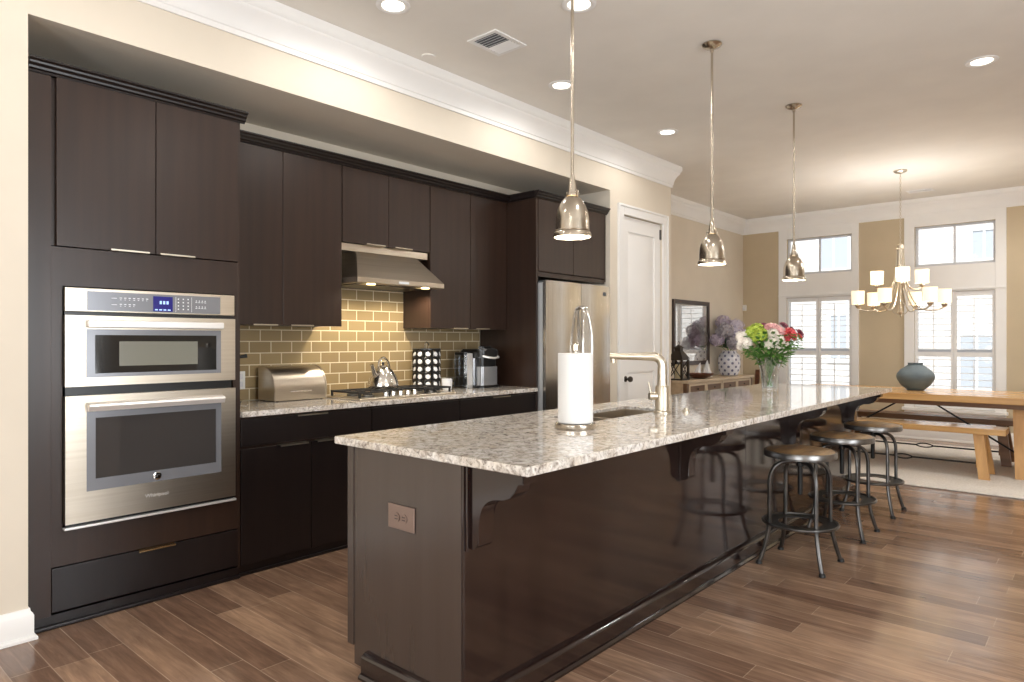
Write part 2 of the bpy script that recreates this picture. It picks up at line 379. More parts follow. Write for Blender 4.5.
def arc(cx, cy, r, a0, a1, n=8):
    return [(cx + r * math.cos(math.radians(a0 + (a1 - a0) * i / n)), cy + r * math.sin(math.radians(a0 + (a1 - a0) * i / n))) for i in range(n + 1)]
def bez(p0, p1, p2, p3, n=12):
    p0, p1, p2, p3 = map(Vector, (p0, p1, p2, p3)); o = []
    for i in range(n + 1):
        t = i / n; u = 1 - t; o.append(p0 * u ** 3 + p1 * 3 * u * u * t + p2 * 3 * u * t * t + p3 * t ** 3)
    return o

# ================================================================== THE ROOM
XW, XR, XB = -3.50, 2.30, -4.19          # kitchen wall face, right wall, back of the cabinet recess
XL, YF, YB, ZC = -4.235, 10.2, -3.2, 3.15  # dining wall, window wall, wall behind, ceiling
REC0, REC1, ZS, YE = 0.805, 5.355, 2.705, 6.53

structure(MB((0, 0, 0)).box(-4.6, XR + 1.7, YB - 0.2, YF + 0.15, -0.1, 0).build('floor', 'floor_planks'))
structure(MB((0, 0, ZC)).box(-4.6, XR + 1.7, YB - 0.2, YF + 0.15, ZC, ZC + 0.1).build('ceiling', 'ceiling_paint'))
w = MB((XW, 0, 0))
w.box(-4.4, XW, YB, REC0, 0, ZC)
w.box(-4.4, XW, REC0, REC1, ZS, ZC)
w.box(-4.4, XB, REC0, REC1, 0, ZS)
w.box(-4.4, -3.57, REC1, YE, 0, ZC)
w.box(-3.57, XW, REC1, 5.58, 0, ZC); w.box(-3.57, XW, 6.34, YE, 0, ZC); w.box(-3.57, XW, 5.58, 6.34, 2.51, ZC)
structure(w.build('wall_left', 'wall_paint'))
structure(MB((XL, YE, 0)).box(-4.4, XL, YE, YF, 0, ZC).build('wall_dining', 'wall_paint'))

WINS = [(-3.57, -2.68, -3.685, -2.589), (-1.915, -1.042, -2.033, -0.932), (0.93, 1.83, 0.815, 1.94)]
ZT0, ZT1, ZL0, ZL1 = 2.262, 2.79, 0.42, 1.925
w = MB((0, YF, 0)); xs = -4.43
for a, b, _, _ in WINS:
    w.box(xs, a, YF, YF + 0.15, 0, ZC); w.box(a, b, YF, YF + 0.15, 0, ZL0); w.box(a, b, YF, YF + 0.15, ZL1, ZT0); w.box(a, b, YF, YF + 0.15, ZT1, ZC); xs = b
w.box(xs, XR + 0.1, YF, YF + 0.15, 0, ZC)
structure(w.build('wall_far', 'wall_paint_shaded'))
w = MB((XR, 0, 0))   # right wall: added window near, unseen hall opening added to darken reflections
w.box(XR, XR + .12, YB, 0.5, 0, ZC); w.box(XR, XR + .12, 0.5, 2.9, 2.55, ZC); w.box(XR, XR + .12, 0.5, 2.9, 0, 0.3); w.box(XR, XR + .12, 2.9, 5.4, 0, ZC)
w.box(XR, XR + .12, 5.4, 8.4, 2.6, ZC); w.box(XR, XR + .12, 8.4, YF, 0, ZC)
w.box(XR + 1.6, XR + 1.7, 5.3, 8.5, 0, ZC); w.box(XR + .12, XR + 1.6, 5.3, 5.4, 0, ZC); w.box(XR + .12, XR + 1.6, 8.4, 8.5, 0, ZC)
structure(w.build('wall_right', 'wall_paint'))
w = MB((0, YB, 0))
w.box(-3.5, -2.9, YB - .12, YB, 0, ZC); w.box(-2.9, -1.5, YB - .12, YB, 0, 0.3); w.box(-2.9, -1.5, YB - .12, YB, 2.55, ZC); w.box(-1.5, -0.3, YB - .12, YB, 0, ZC)
w.box(-0.3, 1.1, YB - .12, YB, 0, 0.3); w.box(-0.3, 1.1, YB - .12, YB, 2.55, ZC); w.box(1.1, XR, YB - .12, YB, 0, ZC)
structure(w.build('wall_back', 'wall_paint'))

def sweep(name, path, prof, m, closed=False):
    """mitred moulding; path of (x,y) with the room on the right-hand side; prof of (offset, z)"""
    P = [Vector(p) for p in path]; n = len(P); offs = []
    def nrm(a, b): d = (b - a).normalized(); return Vector((d.y, -d.x))
    for i in range(n):
        n0 = nrm(P[i - 1], P[i]) if (i > 0 or closed) else None
        n1 = nrm(P[i], P[(i + 1) % n]) if (i < n - 1 or closed) else None
        if n0 is None: o = n1
        elif n1 is None: o = n0
        else: o = (n0 + n1); o = o / max(0.2, o.dot(n0))
        offs.append(o)
    b = MB((*P[0], prof[0][1])); rings = [[b._v((P[i].x + offs[i].x * q[0], P[i].y + offs[i].y * q[0], q[1])) for q in prof] for i in range(n)]
    k = len(prof)
    for i in range(n - 1 + (1 if closed else 0)):
        A, B = rings[i], rings[(i + 1) % n]
        for j in range(k): b.bm.faces.new([A[j], A[(j + 1) % k], B[(j + 1) % k], B[j]])
    if not closed: b.bm.faces.new(rings[0][::-1]); b.bm.faces.new(rings[-1])
    return b.build(name, m)
CR = [(0.001, 2.925), (0.012, 2.925), (0.014, 2.952), (0.020, 2.957), (0.024, 2.985), (0.034, 3.015), (0.051, 3.045), (0.067, 3.066), (0.071, 3.072), (0.071, 3.084), (0.081, 3.094), (0.088, 3.112), (0.088, 3.149), (0.001, 3.149)]
structure(sweep('trim_1', [(XW, YB), (XW, YE), (XL, YE), (XL, YF)], CR, 'white_trim'))
structure(sweep('trim_2', [(XL, YF), (XR, YF)], CR, 'white_trim'))
structure(sweep('trim_3', [(XR, YF), (XR, YB), (XW, YB)], CR, 'white_trim'))
BB = [(0.0005, 0.001), (0.03, 0.001), (0.03, 0.012), (0.024, 0.02), (0.018, 0.022), (0.018, 0.105), (0.014, 0.115), (0.008, 0.122), (0.006, 0.135), (0.0005, 0.135)]
structure(sweep('baseboard_left', [(XW, YB), (XW, REC0), (XW - 0.03, REC0)], BB, 'white_trim'))
structure(sweep('baseboard_kitchen', [(XW, 6.45), (XW, YE), (XL, YE), (XL, YF), (XR, YF)], [(a, z * 1.25) for a, z in BB], 'white_trim'))
structure(sweep('baseboard_right', [(XR, 5.4), (XR, YB), (XW, YB)], BB, 'white_trim'))
# tiled backsplash
structure(MB((XB, 1.78, 0.905)).box(XB, XB + 0.008, 1.78, 4.305, 0.906, 1.96).build('wall_backsplash', 'glass_tile'))

# ---- dining windows: casing, sash, glass
def window(i, a, b, ca, cb):
    r = structure(MB((a, YF, ZL0)).box(ca, a, YF - 0.022, YF, 0.16, 2.925, .003).box(b, cb, YF - 0.022, YF, 0.16, 2.925, .003)
        .box(a, b, YF - 0.02, YF, ZT1, 2.925).box(a, b, YF - 0.02, YF, ZL1, ZT0).box(ca, cb, YF - 0.035, YF, ZL1 + 0.02, ZL1 + 0.04, .002)
        .box(ca - 0.02, cb + 0.02, YF - 0.07, YF, ZL0 - 0.04, ZL0, .004).box(a, b, YF - 0.02, YF, 0.17, ZL0 - 0.04)
        .build('window_%d' % i, 'white_trim'))
    q = MB((a, YF, ZL0))
    for z0, z1 in ((ZT0, ZT1), (ZL0, ZL1)):
        q.box(a, a + 0.028, YF + .05, YF + .1, z0, z1).box(b - 0.028, b, YF + .05, YF + .1, z0, z1).box(a + .028, b - .028, YF + .05, YF + .1, z0, z0 + .035).box(a + .028, b - .028, YF + .05, YF + .1, z1 - .024, z1)
    mx = (a + b) / 2
    q.box(mx - .012, mx + .012, YF + .06, YF + .09, ZT0 + .035, ZT1 - .024)
    q.box(a + .028, b - .028, YF + .055, YF + .095, 1.14, 1.18)
    q.build('sash_frame', 'sash_grey', r)
    g = MB((a, YF, ZL0))
    g.box(a + .028, b - .028, YF + .072, YF + .077, ZT0 + .035, ZT1 - .024).box(a + .028, b - .028, YF + .072, YF + .077, ZL0 + .035, 1.14).box(a + .028, b - .028, YF + .072, YF + .077, 1.18, ZL1 - .024)
    g.build('glass_pane', 'pane_glass', r)
for i, (a, b, ca, cb) in enumerate(WINS): window(i + 1, a, b, ca, cb)
def added_window(i, axis, p, a, b, z0, z1):
    r = None; q = MB((p, a, z0) if axis == 'x' else (a, p, z0)); g = MB((p, a, z0) if axis == 'x' else (a, p, z0))
    s = 1 if axis == 'x' else -1
    def bx(m, u0, u1, d0, d1, w0, w1):
        if axis == 'x': m.box(p + d0, p + d1, u0, u1, w0, w1)
        else: m.box(u0, u1, p - d1, p - d0, w0, w1)
    for u0, u1, w0, w1 in ((a - .09, a, z0 - .09, z1 + .09), (b, b + .09, z0 - .09, z1 + .09), (a, b, z1, z1 + .09), (a, b, z0 - .09, z0)): bx(q, u0, u1, -.02, 0, w0, w1)
    for u0, u1, w0, w1 in ((a, a + .05, z0, z1), (b - .05, b, z0, z1), (a + .05, b - .05, z1 - .05, z1), (a + .05, b - .05, z0, z0 + .05), ((a + b) / 2 - .025, (a + b) / 2 + .025, z0 + .05, z1 - .05)): bx(q, u0, u1, .04, .08, w0, w1)
    r = structure(q.build('window_%d' % i, 'white_trim')); bx(g, a + .05, b - .05, .058, .062, z0 + .05, z1 - .05); g.build('glass_pane', 'pane_glass', r)
added_window(4, 'x', XR, 0.5, 2.9, 0.3, 2.55)  # unseen windows added to house the fill lights
added_window(5, 'y', YB, -2.9, -1.5, 0.3, 2.55); added_window(6, 'y', YB, -0.3, 1.1, 0.3, 2.55)

# ---- plantation shutters (one leaf each)
def shutter(x0, x1, label):
    z0, z1 = ZL0 + 0.004, ZL1 - 0.004; y0, y1 = YF + 0.004, YF + 0.034
    t = thing('plantation_shutter', label, 'shutter', ((x0 + x1) / 2, y0, z0)); o = t.location
    st = 0.032; zm = 1.118
    f = MB(o); f.box(x0, x0 + st, y0, y1, z0, z1, .002).box(x1 - st, x1, y0, y1, z0, z1, .002)
    f.box(x0 + st, x1 - st, y0, y1, z0, z0 + .08).box(x0 + st, x1 - st, y0, y1, z1 - .06, z1).box(x0 + st, x1 - st, y0, y1, zm - .03, zm + .03)
    f.build('shutter_frame', 'shutter_white', t)
    for lo, hi in ((z0 + .08, zm - .03), (zm + .03, z1 - .06)):
        n = round((hi - lo) / 0.079)
        for k in range(n):
            z = lo + (k + .5) * (hi - lo) / n
            prof = [((-.031) * math.cos(.16) , -.031 * math.sin(.16)), (0, .0045), (.031 * math.cos(.16), .031 * math.sin(.16)), (0, -.0045)]
            MB(o).prism([(y0 + .015 + p, z + q) for p, q in prof], x0 + st + .002, x1 - st - .002, 'x').build('louver', 'shutter_white', t)
    MB(o).box((x0 + x1) / 2 - .005, (x0 + x1) / 2 + .005, y0 - .022, y0 - .014, zm + .07, z1 - .1).box((x0 + x1) / 2 - .005, (x0 + x1) / 2 + .005, y0 - .022, y0 - .014, z0 + .12, zm - .07).build('tilt_rod', 'shutter_white', t)
_sl = ['white louvered shutter leaf at the left half of the window behind the flower bouquet', 'white louvered shutter leaf at the right half of the window behind the flower bouquet',
       'white louvered shutter leaf behind the blue-grey vase and chandelier, left half of its window', 'white louvered shutter leaf at the right half of the window behind the dining table']
for i, (a, b, ca, cb) in enumerate(WINS[:2]):
    mx = (a + b) / 2; shutter(a + .003, mx - .001, _sl[2 * i]); shutter(mx + .001, b - .003, _sl[2 * i + 1])

# ---- pantry door
d = MB((-3.55, 5.59, 0)); y0, y1, z1 = 5.587, 6.333, 2.503
rects = [(5.70, 6.22, 1.13, 2.36), (5.70, 6.22, 0.26, 0.98)]
d.box(-3.566, -3.535, y0, y1, 0.008, z1)
for zz0, zz1 in ((0.008, rects[1][2]), (rects[1][3], rects[0][2]), (rects[0][3], z1)): d.box(-3.535, -3.52, rects[0][0], rects[0][1], zz0, zz1)
d.box(-3.535, -3.52, y0, rects[0][0], 0.008, z1).box(-3.535, -3.52, rects[0][1], y1, 0.008, z1)
for a, b, c, e in rects:
    q = 0.055
    d.hull([(-3.535, a + .02, c + .02), (-3.535, b - .02, c + .02), (-3.535, b - .02, e - .02), (-3.535, a + .02, e - .02)], [(-3.523, a + q, c + q), (-3.523, b - q, c + q), (-3.523, b - q, e - q), (-3.523, a + q, e - q)])
door = structure(d.build('door_1', 'white_trim'))
c = MB(door.location)
for a, b, z0, z1 in ((5.478, 5.58, 0, 2.607), (6.34, 6.442, 0, 2.607), (5.58, 6.34, 2.51, 2.607)):
    c.box(XW, XW + 0.016, a, b, z0, z1, .004); 
c.box(XW + .016, XW + 0.026, 5.478, 5.50, 0, 2.607, .003).box(XW + .016, XW + .026, 6.42, 6.442, 0, 2.607, .003).box(XW + .016, XW + .026, 5.50, 6.42, 2.585, 2.607, .003)
c.build('door_casing', 'white_trim', door)
k = MB(door.location)
k.lathe([(0.028, 0), (0.028, .006), (.012, .01), (.011, .03), (.024, .04), (.029, .055), (.024, .07), (0, .075)], (0, 0, 0), 20)
for v in k.bm.verts: v.co = Vector((-3.52 + v.co.z, 5.655 + v.co.x, .92 + v.co.y))
k.build('door_knob', 'bronze_dark', door)
for z in (.38, .83, 2.35):
    MB(door.location).box(-3.522, -3.515, 6.318, 6.342, z, z + .1).tube([(-3.512, 6.336, z - .003), (-3.512, 6.336, z + .103)], .006, 8).build('hinge', 'gunmetal', door)

# ---- outside: neighbouring white brick house and the ground between
t = thing('neighbor_building', 'white brick house seen through the dining room windows', 'building', (-2, 16, -3))
wins = [(-4.85, -4.28, 2.9, 3.62, 'u'), (-2.0, -1.62, 2.9, 3.45, 'u'), (-2.2, -1.66, 0.35, 1.4, 'l'), (-4.62, -4.3, 0.9, 1.85, 'l'), (0.2, 1.2, 0.5, 1.8, 'l')]
MB(t.location).box(-12, 8, 16, 16.4, -3, 9).build('facade', 'white_brick', t)
for a, b, z0, z1, _ in wins:
    f = MB(t.location); f.box(a - .09, a, 15.94, 15.999, z0 - .09, z1 + .09).box(b, b + .09, 15.94, 15.999, z0 - .09, z1 + .09).box(a, b, 15.94, 15.999, z1, z1 + .09).box(a, b, 15.94, 15.999, z0 - .09, z0).box((a + b) / 2 - .02, (a + b) / 2 + .02, 15.95, 15.99, z0, z1)
    fo = f.build('window_frame', 'white_trim', t); MB(t.location).box(a, b, 15.97, 15.998, z0, z1).build('window_pane', 'far_pane', fo).parent = fo
structure(MB((0, 13, -3)).box(-30, 30, YF + 0.16, 30, -3.1, -3).build('ground_outside', 'bounce_concrete'))

# ================================================================== KITCHEN CABINETS
XF, XU = -3.54, -3.86
CROWN = [(0.0, 2.474), (0.006, 2.474), (0.010, 2.482), (0.020, 2.487), (0.022, 2.496), (0.034, 2.506), (0.036, 2.514), (0.047, 2.522), (0.047, 2.53), (0.0, 2.53)]
def door_leaf(o, t, x, y0, y1, z0, z1, m='espresso', handle=None, hm='nickel_satin', name='door', hpos='bottom', hy=None, hl=0.16):
    """slab front on plane x facing +x, with an edge pull"""
    d = MB((x, y0, z0)).box(x - .019, x, y0 + .0016, y1 - .0016, z0 + .0016, z1 - .0016, .0028).build(name, m, t)
    d.location = Vector((x, y0, z0)) - t.location
    if handle:
        ym = hy if hy is not None else (y0 + y1) / 2; h = MB((x, y0, z0))
        if hpos == 'bottom': h.box(x - .016, x + .022, ym - hl / 2, ym + hl / 2, z0 - .002, z0 + .0005).box(x + .020, x + .022, ym - hl / 2, ym + hl / 2, z0 - .002, z0 + .008)
        else: h.box(x - .016, x + .022, ym - hl / 2, ym + hl / 2, z1 - .0005, z1 + .002).box(x + .020, x + .022, ym - hl / 2, ym + hl / 2, z1 - .008, z1 + .002)
        h.build('handle', hm, d)
    return d

# tall oven cabinet
t = thing('oven_cabinet', 'tall dark cabinet around the wall ovens with two doors above and a drawer below', 'cabinet', (XF, 1.29, 0))
c = MB(t.location); xb = XB + .01; xf = XF - .02
c.box(xb, XF, .808, .90, .06, 2.474, .001).box(xb, XF, 1.762, 1.776, .06, 2.474, .001).box(xb, xf, .90, 1.762, 1.72, 2.474).box(xb, xf, .90, 1.762, .07, .30)
c.box(xb, xb + .02, .90, 1.762, .30, 1.72)
c.box(xf, XF - .0005, .90, .943, .276, 1.714).box(xf, XF - .0005, 1.737, 1.762, .276, 1.714).box(xf, XF - .0005, .943, 1.737, 1.54, 1.714).box(xf, XF - .0005, .943, 1.737, .276, .434)
c.build('carcass', 'espresso', t)
for a, b, hy in ((.918, 1.342, 1.22), (1.342, 1.764, 1.44)):
    door_leaf(None, t, XF + .004, a, b, 1.717, 2.478, handle=True, hy=hy, hl=.17)
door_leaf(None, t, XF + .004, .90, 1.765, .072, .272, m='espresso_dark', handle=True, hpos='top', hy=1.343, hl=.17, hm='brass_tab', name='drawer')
c = MB(t.location); pr = [(XF + a, z) for a, z in CROWN]; c.prism(pr, .812, 1.80, 'y'); c.prism([(1.776 + a * .5, z) for a, z in CROWN], xb, XF, 'x'); c.box(xb, XF, .812, 1.776, 2.476, 2.53)
c.build('crown_moulding', 'espresso_dark', t)
MB(t.location).box(xb, XF - .012, .808, 1.776, .001, .059, .001).box(XF - .012, XF + .006, .812, 1.776, .001, .018, .004).build('toe_board', 'espresso_dark', t)

# wall ovens
t = thing('wall_oven', 'stainless combination microwave and oven built into the tall dark cabinet', 'oven', (XF, 1.339, .436)); o = t.location
ya, yb = .946, 1.734; xo = XF + .001
b_ = MB(o); b_.box(XF - .5, xo, ya + .008, yb - .008, .45, 1.52); b_.build('oven_body', 'plastic_black', t)
p = MB(o).box(xo, XF + .024, ya, yb, 1.424, 1.534, .004).build('control_panel', 'steel', t)
MB(o).box(XF + .0245, XF + .0265, 1.035, 1.655, 1.431, 1.520, .001).build('panel_face', 'oven_grey', p)
d = MB(o).box(XF + .027, XF + .028, 1.32, 1.412, 1.436, 1.510).build('display', 'lcd_blue', p)
g = MB(o)
for k in range(4): g.box(XF + .0283, XF + .0288, 1.328 + k * .02, 1.341 + k * .02, 1.441, 1.447)
for k in range(3): g.box(XF + .0283, XF + .0288, 1.35 + k * .016, 1.36 + k * .016, 1.472, 1.488)
g.build('display_segments', 'lcd_digit', p)
g = MB(o); rnd = random.Random(3)
for k in range(7):
    for r in range(2):
        if r == 1 and k > 3: continue
        y = 1.17 + k * .0195; z = 1.492 - r * .03
        g.box(XF + .0268, XF + .0274, y, y + .010, z, z + .004).box(XF + .0268, XF + .0274, y + .002, y + .009 - rnd.random() * .004, z - .008, z - .005)
for r in range(2): g.box(XF + .0268, XF + .0274, 1.135, 1.158, 1.49 - r * .03, 1.493 - r * .03)
for k in range(3):
    for r in range(4): g.box(XF + .0268, XF + .0274, 1.437 + k * .024, 1.443 + k * .024, 1.498 - r * .017, 1.504 - r * .017)
for k in range(4):
    for r in range(2): g.box(XF + .0268, XF + .0274, 1.525 + k * .015, 1.534 + k * .015, 1.486 - r * .03, 1.489 - r * .03).box(XF + .0268, XF + .0274, 1.527 + k * .015, 1.532 + k * .015, 1.493 - r * .03, 1.498 - r * .03)
g.box(XF + .0268, XF + .0272, 1.505, 1.5065, 1.436, 1.512).box(XF + .0268, XF + .0272, 1.427, 1.4285, 1.436, 1.512)
g.build('keypad_marks', 'key_white', p)
def frame_panel(m, x0, x1, y0, y1, z0, z1, wy0, wy1, wz0, wz1, bev=0.0):
    m.box(x0, x1, y0, wy0, z0, z1, bev).box(x0, x1, wy1, y1, z0, z1, bev).box(x0, x1, wy0, wy1, z0, wz0, bev).box(x0, x1, wy0, wy1, wz1, z1, bev); return m
MB(o).box(xo, XF + .012, ya + .002, yb - .002, 1.408, 1.4225).build('vent_slot', 'plastic_black', t)
# microwave door
q = frame_panel(MB(o), xo, XF + .030, ya, yb, 1.082, 1.407, 1.030, 1.656, 1.122, 1.345).build('microwave_door', 'steel', t)
MB(o).box(XF + .030, XF + .062, 1.03, 1.66, 1.352, 1.386, .006).build('handle', 'bright_steel', q)
frame_panel(MB(o), XF + .012, XF + .032, 1.0305, 1.6555, 1.1225, 1.3445, 1.065, 1.632, 1.140, 1.318).build('window_border', 'oven_grey', q)
MB(o).box(XF + .012, XF + .029, 1.0655, 1.6315, 1.1405, 1.3175).build('window_glass', 'oven_glass_dark', q)
MB(o).box(XF + .0292, XF + .0296, 1.168, 1.535, 1.172, 1.288).build('window_screen', 'micro_screen', q)
# oven door
q = frame_panel(MB(o), xo, XF + .034, ya, yb, .462, 1.040, 1.030, 1.656, .600, 1.000).build('oven_door', 'steel', t)
MB(o).prism([(XF + .034, 1.008), (XF + .070, 1.000), (XF + .074, .990), (XF + .066, .968), (XF + .034, .968)][::-1], 1.03, 1.66, 'y').build('handle', 'bright_steel', q)
frame_panel(MB(o), XF + .012, XF + .036, 1.0305, 1.6555, .6005, .966, 1.066, 1.628, .655, .935).build('window_border', 'oven_grey', q)
MB(o).box(XF + .012, XF + .033, 1.0665, 1.6275, .6555, .9345).build('window_glass', 'oven_glass', q)
k = MB(o).lathe([(.019, 0), (.019, .003), (.016, .004), (0, .004)], (0, 0, 0), 24)
for v in k.bm.verts: v.co = Vector((XF + .036 + v.co.z, 1.335 + v.co.x, .628 + v.co.y))
k.build('badge', 'chrome', q)
k = MB(o)
for s in (-1, 1): k.tube([(XF + .0405, 1.335 + s * .006 + .007 * math.cos(a * .5), .628 + .007 * math.sin(a * .5)) for a in range(9)], .0012, 5)
k.build('badge_mark', 'plastic_grey', q)
text_mesh('badge_lettering', 'Whirlpool', .026, 'bright_steel', q, Vector((XF + .0348, 1.335, .535)) - o, (PI / 2, 0, PI / 2))
MB(o).box(xo, XF + .018, ya + .004, yb - .004, .449, .461).build('vent_slot', 'plastic_black', t)
MB(o).box(xo, XF + .036, ya - .004, yb + .004, .437, .448, .002).build('bottom_trim', 'bright_steel', t)

# wall cabinets
def wall_cabinet(y0, y1, ym, z0, label, hz=None):
    t = thing('wall_cabinet', label, 'cabinet', (XU, (y0 + y1) / 2, z0))
    MB(t.location).box(XB + .0105, XU - .02, y0 + .001, y1 - .001, z0, 2.474, .001).build('carcass', 'espresso', t)
    door_leaf(None, t, XU, y0 + .001, ym, z0 - .004, 2.474, handle=True, hy=ym - .125, hl=.16)
    door_leaf(None, t, XU, ym, y1 - .001, z0 - .004, 2.474, handle=True, hy=ym + .125, hl=.16)
    return t
wall_cabinet(1.779, 2.648, 2.215, 1.389, 'dark two-door wall cabinet left of the range hood')
wall_cabinet(2.650, 3.433, 3.041, 1.962, 'short dark two-door wall cabinet directly above the range hood')
wall_cabinet(3.435, 4.308, 3.868, 1.389, 'dark two-door wall cabinet right of the range hood')
t = thing('cabinet_crown_moulding', 'dark stepped crown moulding along the top of the wall cabinets', 'moulding', (XU, 3.04, 2.474))
MB(t.location).prism([(XU + a, z) for a, z in CROWN], 1.802, 4.309, 'y').box(XB + .0105, XU, 1.802, 4.309, 2.4755, 2.53).build('crown_moulding', 'espresso_dark', t)

# refrigerator surround
t = thing('refrigerator_cabinet', 'dark side panel and two-door cabinet surrounding the refrigerator', 'cabinet', (XF, 4.83, 0))
c = MB(t.location); c.box(XB + .009, XF, 4.311, 4.334, .001, 2.474, .001).box(XB + .009, XF, 5.315, 5.338, 1.842, 2.474, .001).box(XB + .009, XF - .02, 4.334, 5.315, 1.842, 2.474).box(XF - .02, XF + .002, 4.334, 5.315, 1.826, 1.86, .001)
c.build('carcass', 'espresso', t)
door_leaf(None, t, XF + .004, 4.336, 4.826, 1.868, 2.474); door_leaf(None, t, XF + .004, 4.826, 5.313, 1.868, 2.474)
c = MB(t.location); c.prism([(XF + a, z) for a, z in CROWN], 4.29, 5.3535, 'y'); c.prism([(4.311 - a * .6, z) for a, z in CROWN], XU + .048, XF, 'x'); c.box(XB + .0105, XF, 4.311, 5.338, 2.476, 2.53)
c.build('crown_moulding', 'espresso_dark', t)

# base cabinets
def base_cabinet(y0, y1, label, doors, drawer_z, handles):
    t = thing('base_cabinet', label, 'cabinet', (XF, (y0 + y1) / 2, 0))
    MB(t.location).box(XB + .009, XF - .02, y0 + .001, y1 - .001, .06, .872, .001).build('carcass', 'espresso', t)
    MB(t.location).box(XB + .009, XF - .03, y0 + .001, y1 - .001, .001, .059).box(XF - .03, XF - .012, y0 + .001, y1 - .001, .001, .018, .004).build('toe_board', 'espresso_dark', t)
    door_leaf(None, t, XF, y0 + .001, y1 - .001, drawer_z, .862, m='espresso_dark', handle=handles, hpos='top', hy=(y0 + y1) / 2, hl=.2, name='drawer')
    if doors:
        ym = (y0 + y1) / 2
        for a, b, h in ((y0 + .001, ym, ym - .12), (ym, y1 - .001, ym + .12)):
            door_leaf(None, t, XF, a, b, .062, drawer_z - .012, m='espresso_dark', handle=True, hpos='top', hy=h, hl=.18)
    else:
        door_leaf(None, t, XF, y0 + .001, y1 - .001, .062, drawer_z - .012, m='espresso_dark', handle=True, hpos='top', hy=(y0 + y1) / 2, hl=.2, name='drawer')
    return t
base_cabinet(1.778, 2.653, 'dark base cabinet with drawer over two doors beside the ovens', True, .71, True)
base_cabinet(2.655, 3.436, 'dark base cabinet with wide drawers under the gas cooktop', False, .56, False)
base_cabinet(3.438, 4.309, 'dark base cabinet with drawer under the coffee maker', True, .71, True)
t = tag(MB((-3.85, 3.04, .874)).box(XB + .0085, XF + .022, 1.778, 4.3095, .8735, .905, .004).build('countertop', 'granite'), 'pale speckled granite countertop along the tiled wall', 'countertop')

# range hood
t = thing('range_hood', 'stainless sloped range hood over the gas cooktop', 'range hood', (-3.95, 3.04, 1.675)); o = t.location
hx0, hx1, hy0, hy1 = XB + .009, -3.70, 2.655, 3.428
MB(o).hull([(hx0, hy0 + .002, 1.715), (hx1 + .0, hy0 + .002, 1.715), (hx1 + .0, hy1 - .002, 1.715), (hx0, hy1 - .002, 1.715)], [(hx0, 2.77, 1.905), (XU - .005, 2.77, 1.905), (XU - .005, 3.30, 1.905), (hx0, 3.30, 1.905)]).build('canopy', 'steel', t)
MB(o).box(hx0, hx1 + .004, hy0, hy1, 1.678, 1.7145, .003).build('lip', 'steel', t)
MB(o).box(hx0, XU - .02, hy0, hy1, 1.9055, 1.957, .001).box(hx0, hx0 + .02, hy0, hy1, 1.72, 1.905).build('top_plate', 'steel', t)
MB(o).box(hx1 + .004, hx1 + .007, 3.0, 3.09, 1.688, 1.704, .001).build('control_switch', 'key_white', t)
MB(o).box(hx0 + .05, hx1 - .08, hy0 + .05, hy1 - .05, 1.672, 1.6775).build('filter', 'gunmetal', t)
for y in (2.80, 3.285):
    b = MB(o).lathe([(.03, 1.672), (.03, 1.676), (0, 1.676)], (-3.745, y, 0), 20).build('hood_lamp', 'hood_lens', t)
    light('hood_light', 'SPOT', Vector((-3.85, y, 1.66)) - o, 16, (1.0, 0.88, 0.68), (0, 0, 0), t, spot_size=math.radians(172), spot_blend=.5, shadow_soft_size=.03)

# refrigerator
t = thing('refrigerator', 'stainless french door refrigerator in the dark cabinet surround', 'refrigerator', (-3.5, 4.83, 0)); o = t.location
fy0, fy1, fx = 4.345, 5.302, -3.452; fm = 4.845
MB(o).box(-4.15, -3.505, fy0 + .006, fy1 - .006, .03, 1.775, .004).build('case', 'fridge_side', t)
MB(o).box(-3.505, -3.49, fy0 + .012, fy1 - .012, .05, 1.77).build('gasket', 'rubber', t)
for a, b, s in ((fy0, fm - .002, 1), (fm + .002, fy1, -1)):
    d = MB(o); n = 8
    prof = [(-3.49, a)] + [(fx - .012 + .012 * math.sin(PI * i / n), a + (b - a) * i / n) for i in range(n + 1)] + [(-3.49, b)]
    d.prism(prof, .72, 1.792, 'z', bev=.003); dd = d.build('door', 'steel_vertical', t)
    hy = (b - .022) if s == 1 else (a + .022)
    pts = [(fx - .004, hy, 1.59), (fx + .024, hy, 1.575)] + [(fx + .036 + .02 * math.sin(PI * i / 10), hy - s * .045 * math.sin(PI * i / 10), 1.555 - .64 * i / 10) for i in range(11)] + [(fx + .024, hy, .90), (fx - .004, hy, .88)]
    MB(o).tube(pts, .0115, 12).build('handle', 'chrome', dd)
    if s == -1: MB(o).box(fx - .006, fx + .001, 5.17, 5.215, 1.70, 1.735, .001).build('badge', 'plastic_grey', dd)
d = MB(o).prism([(-3.49, fy0)] + [(fx - .012 + .012 * math.sin(PI * i / 8), fy0 + (fy1 - fy0) * i / 8) for i in range(9)] + [(-3.49, fy1)], .09, .712, 'z', bev=.003).build('freezer_drawer', 'steel_vertical', t)
MB(o).tube([(fx, 4.45, .64), (fx + .05, 4.47, .64), (fx + .055, 4.82, .64), (fx + .05, 5.17, .64), (fx, 5.19, .64)], .013, 12).build('handle', 'chrome', d)
MB(o).box(-4.1, -3.50, fy0 + .02, fy1 - .02, .002, .029).build('base_grille', 'plastic_black', t)
MB(o).box(-3.58, -3.47, fy0 + .01, fy0 + .07, 1.776, 1.79, .003).box(-3.58, -3.47, fy1 - .07, fy1 - .01, 1.776, 1.79, .003).build('hinge_cover', 'plastic_grey', t)

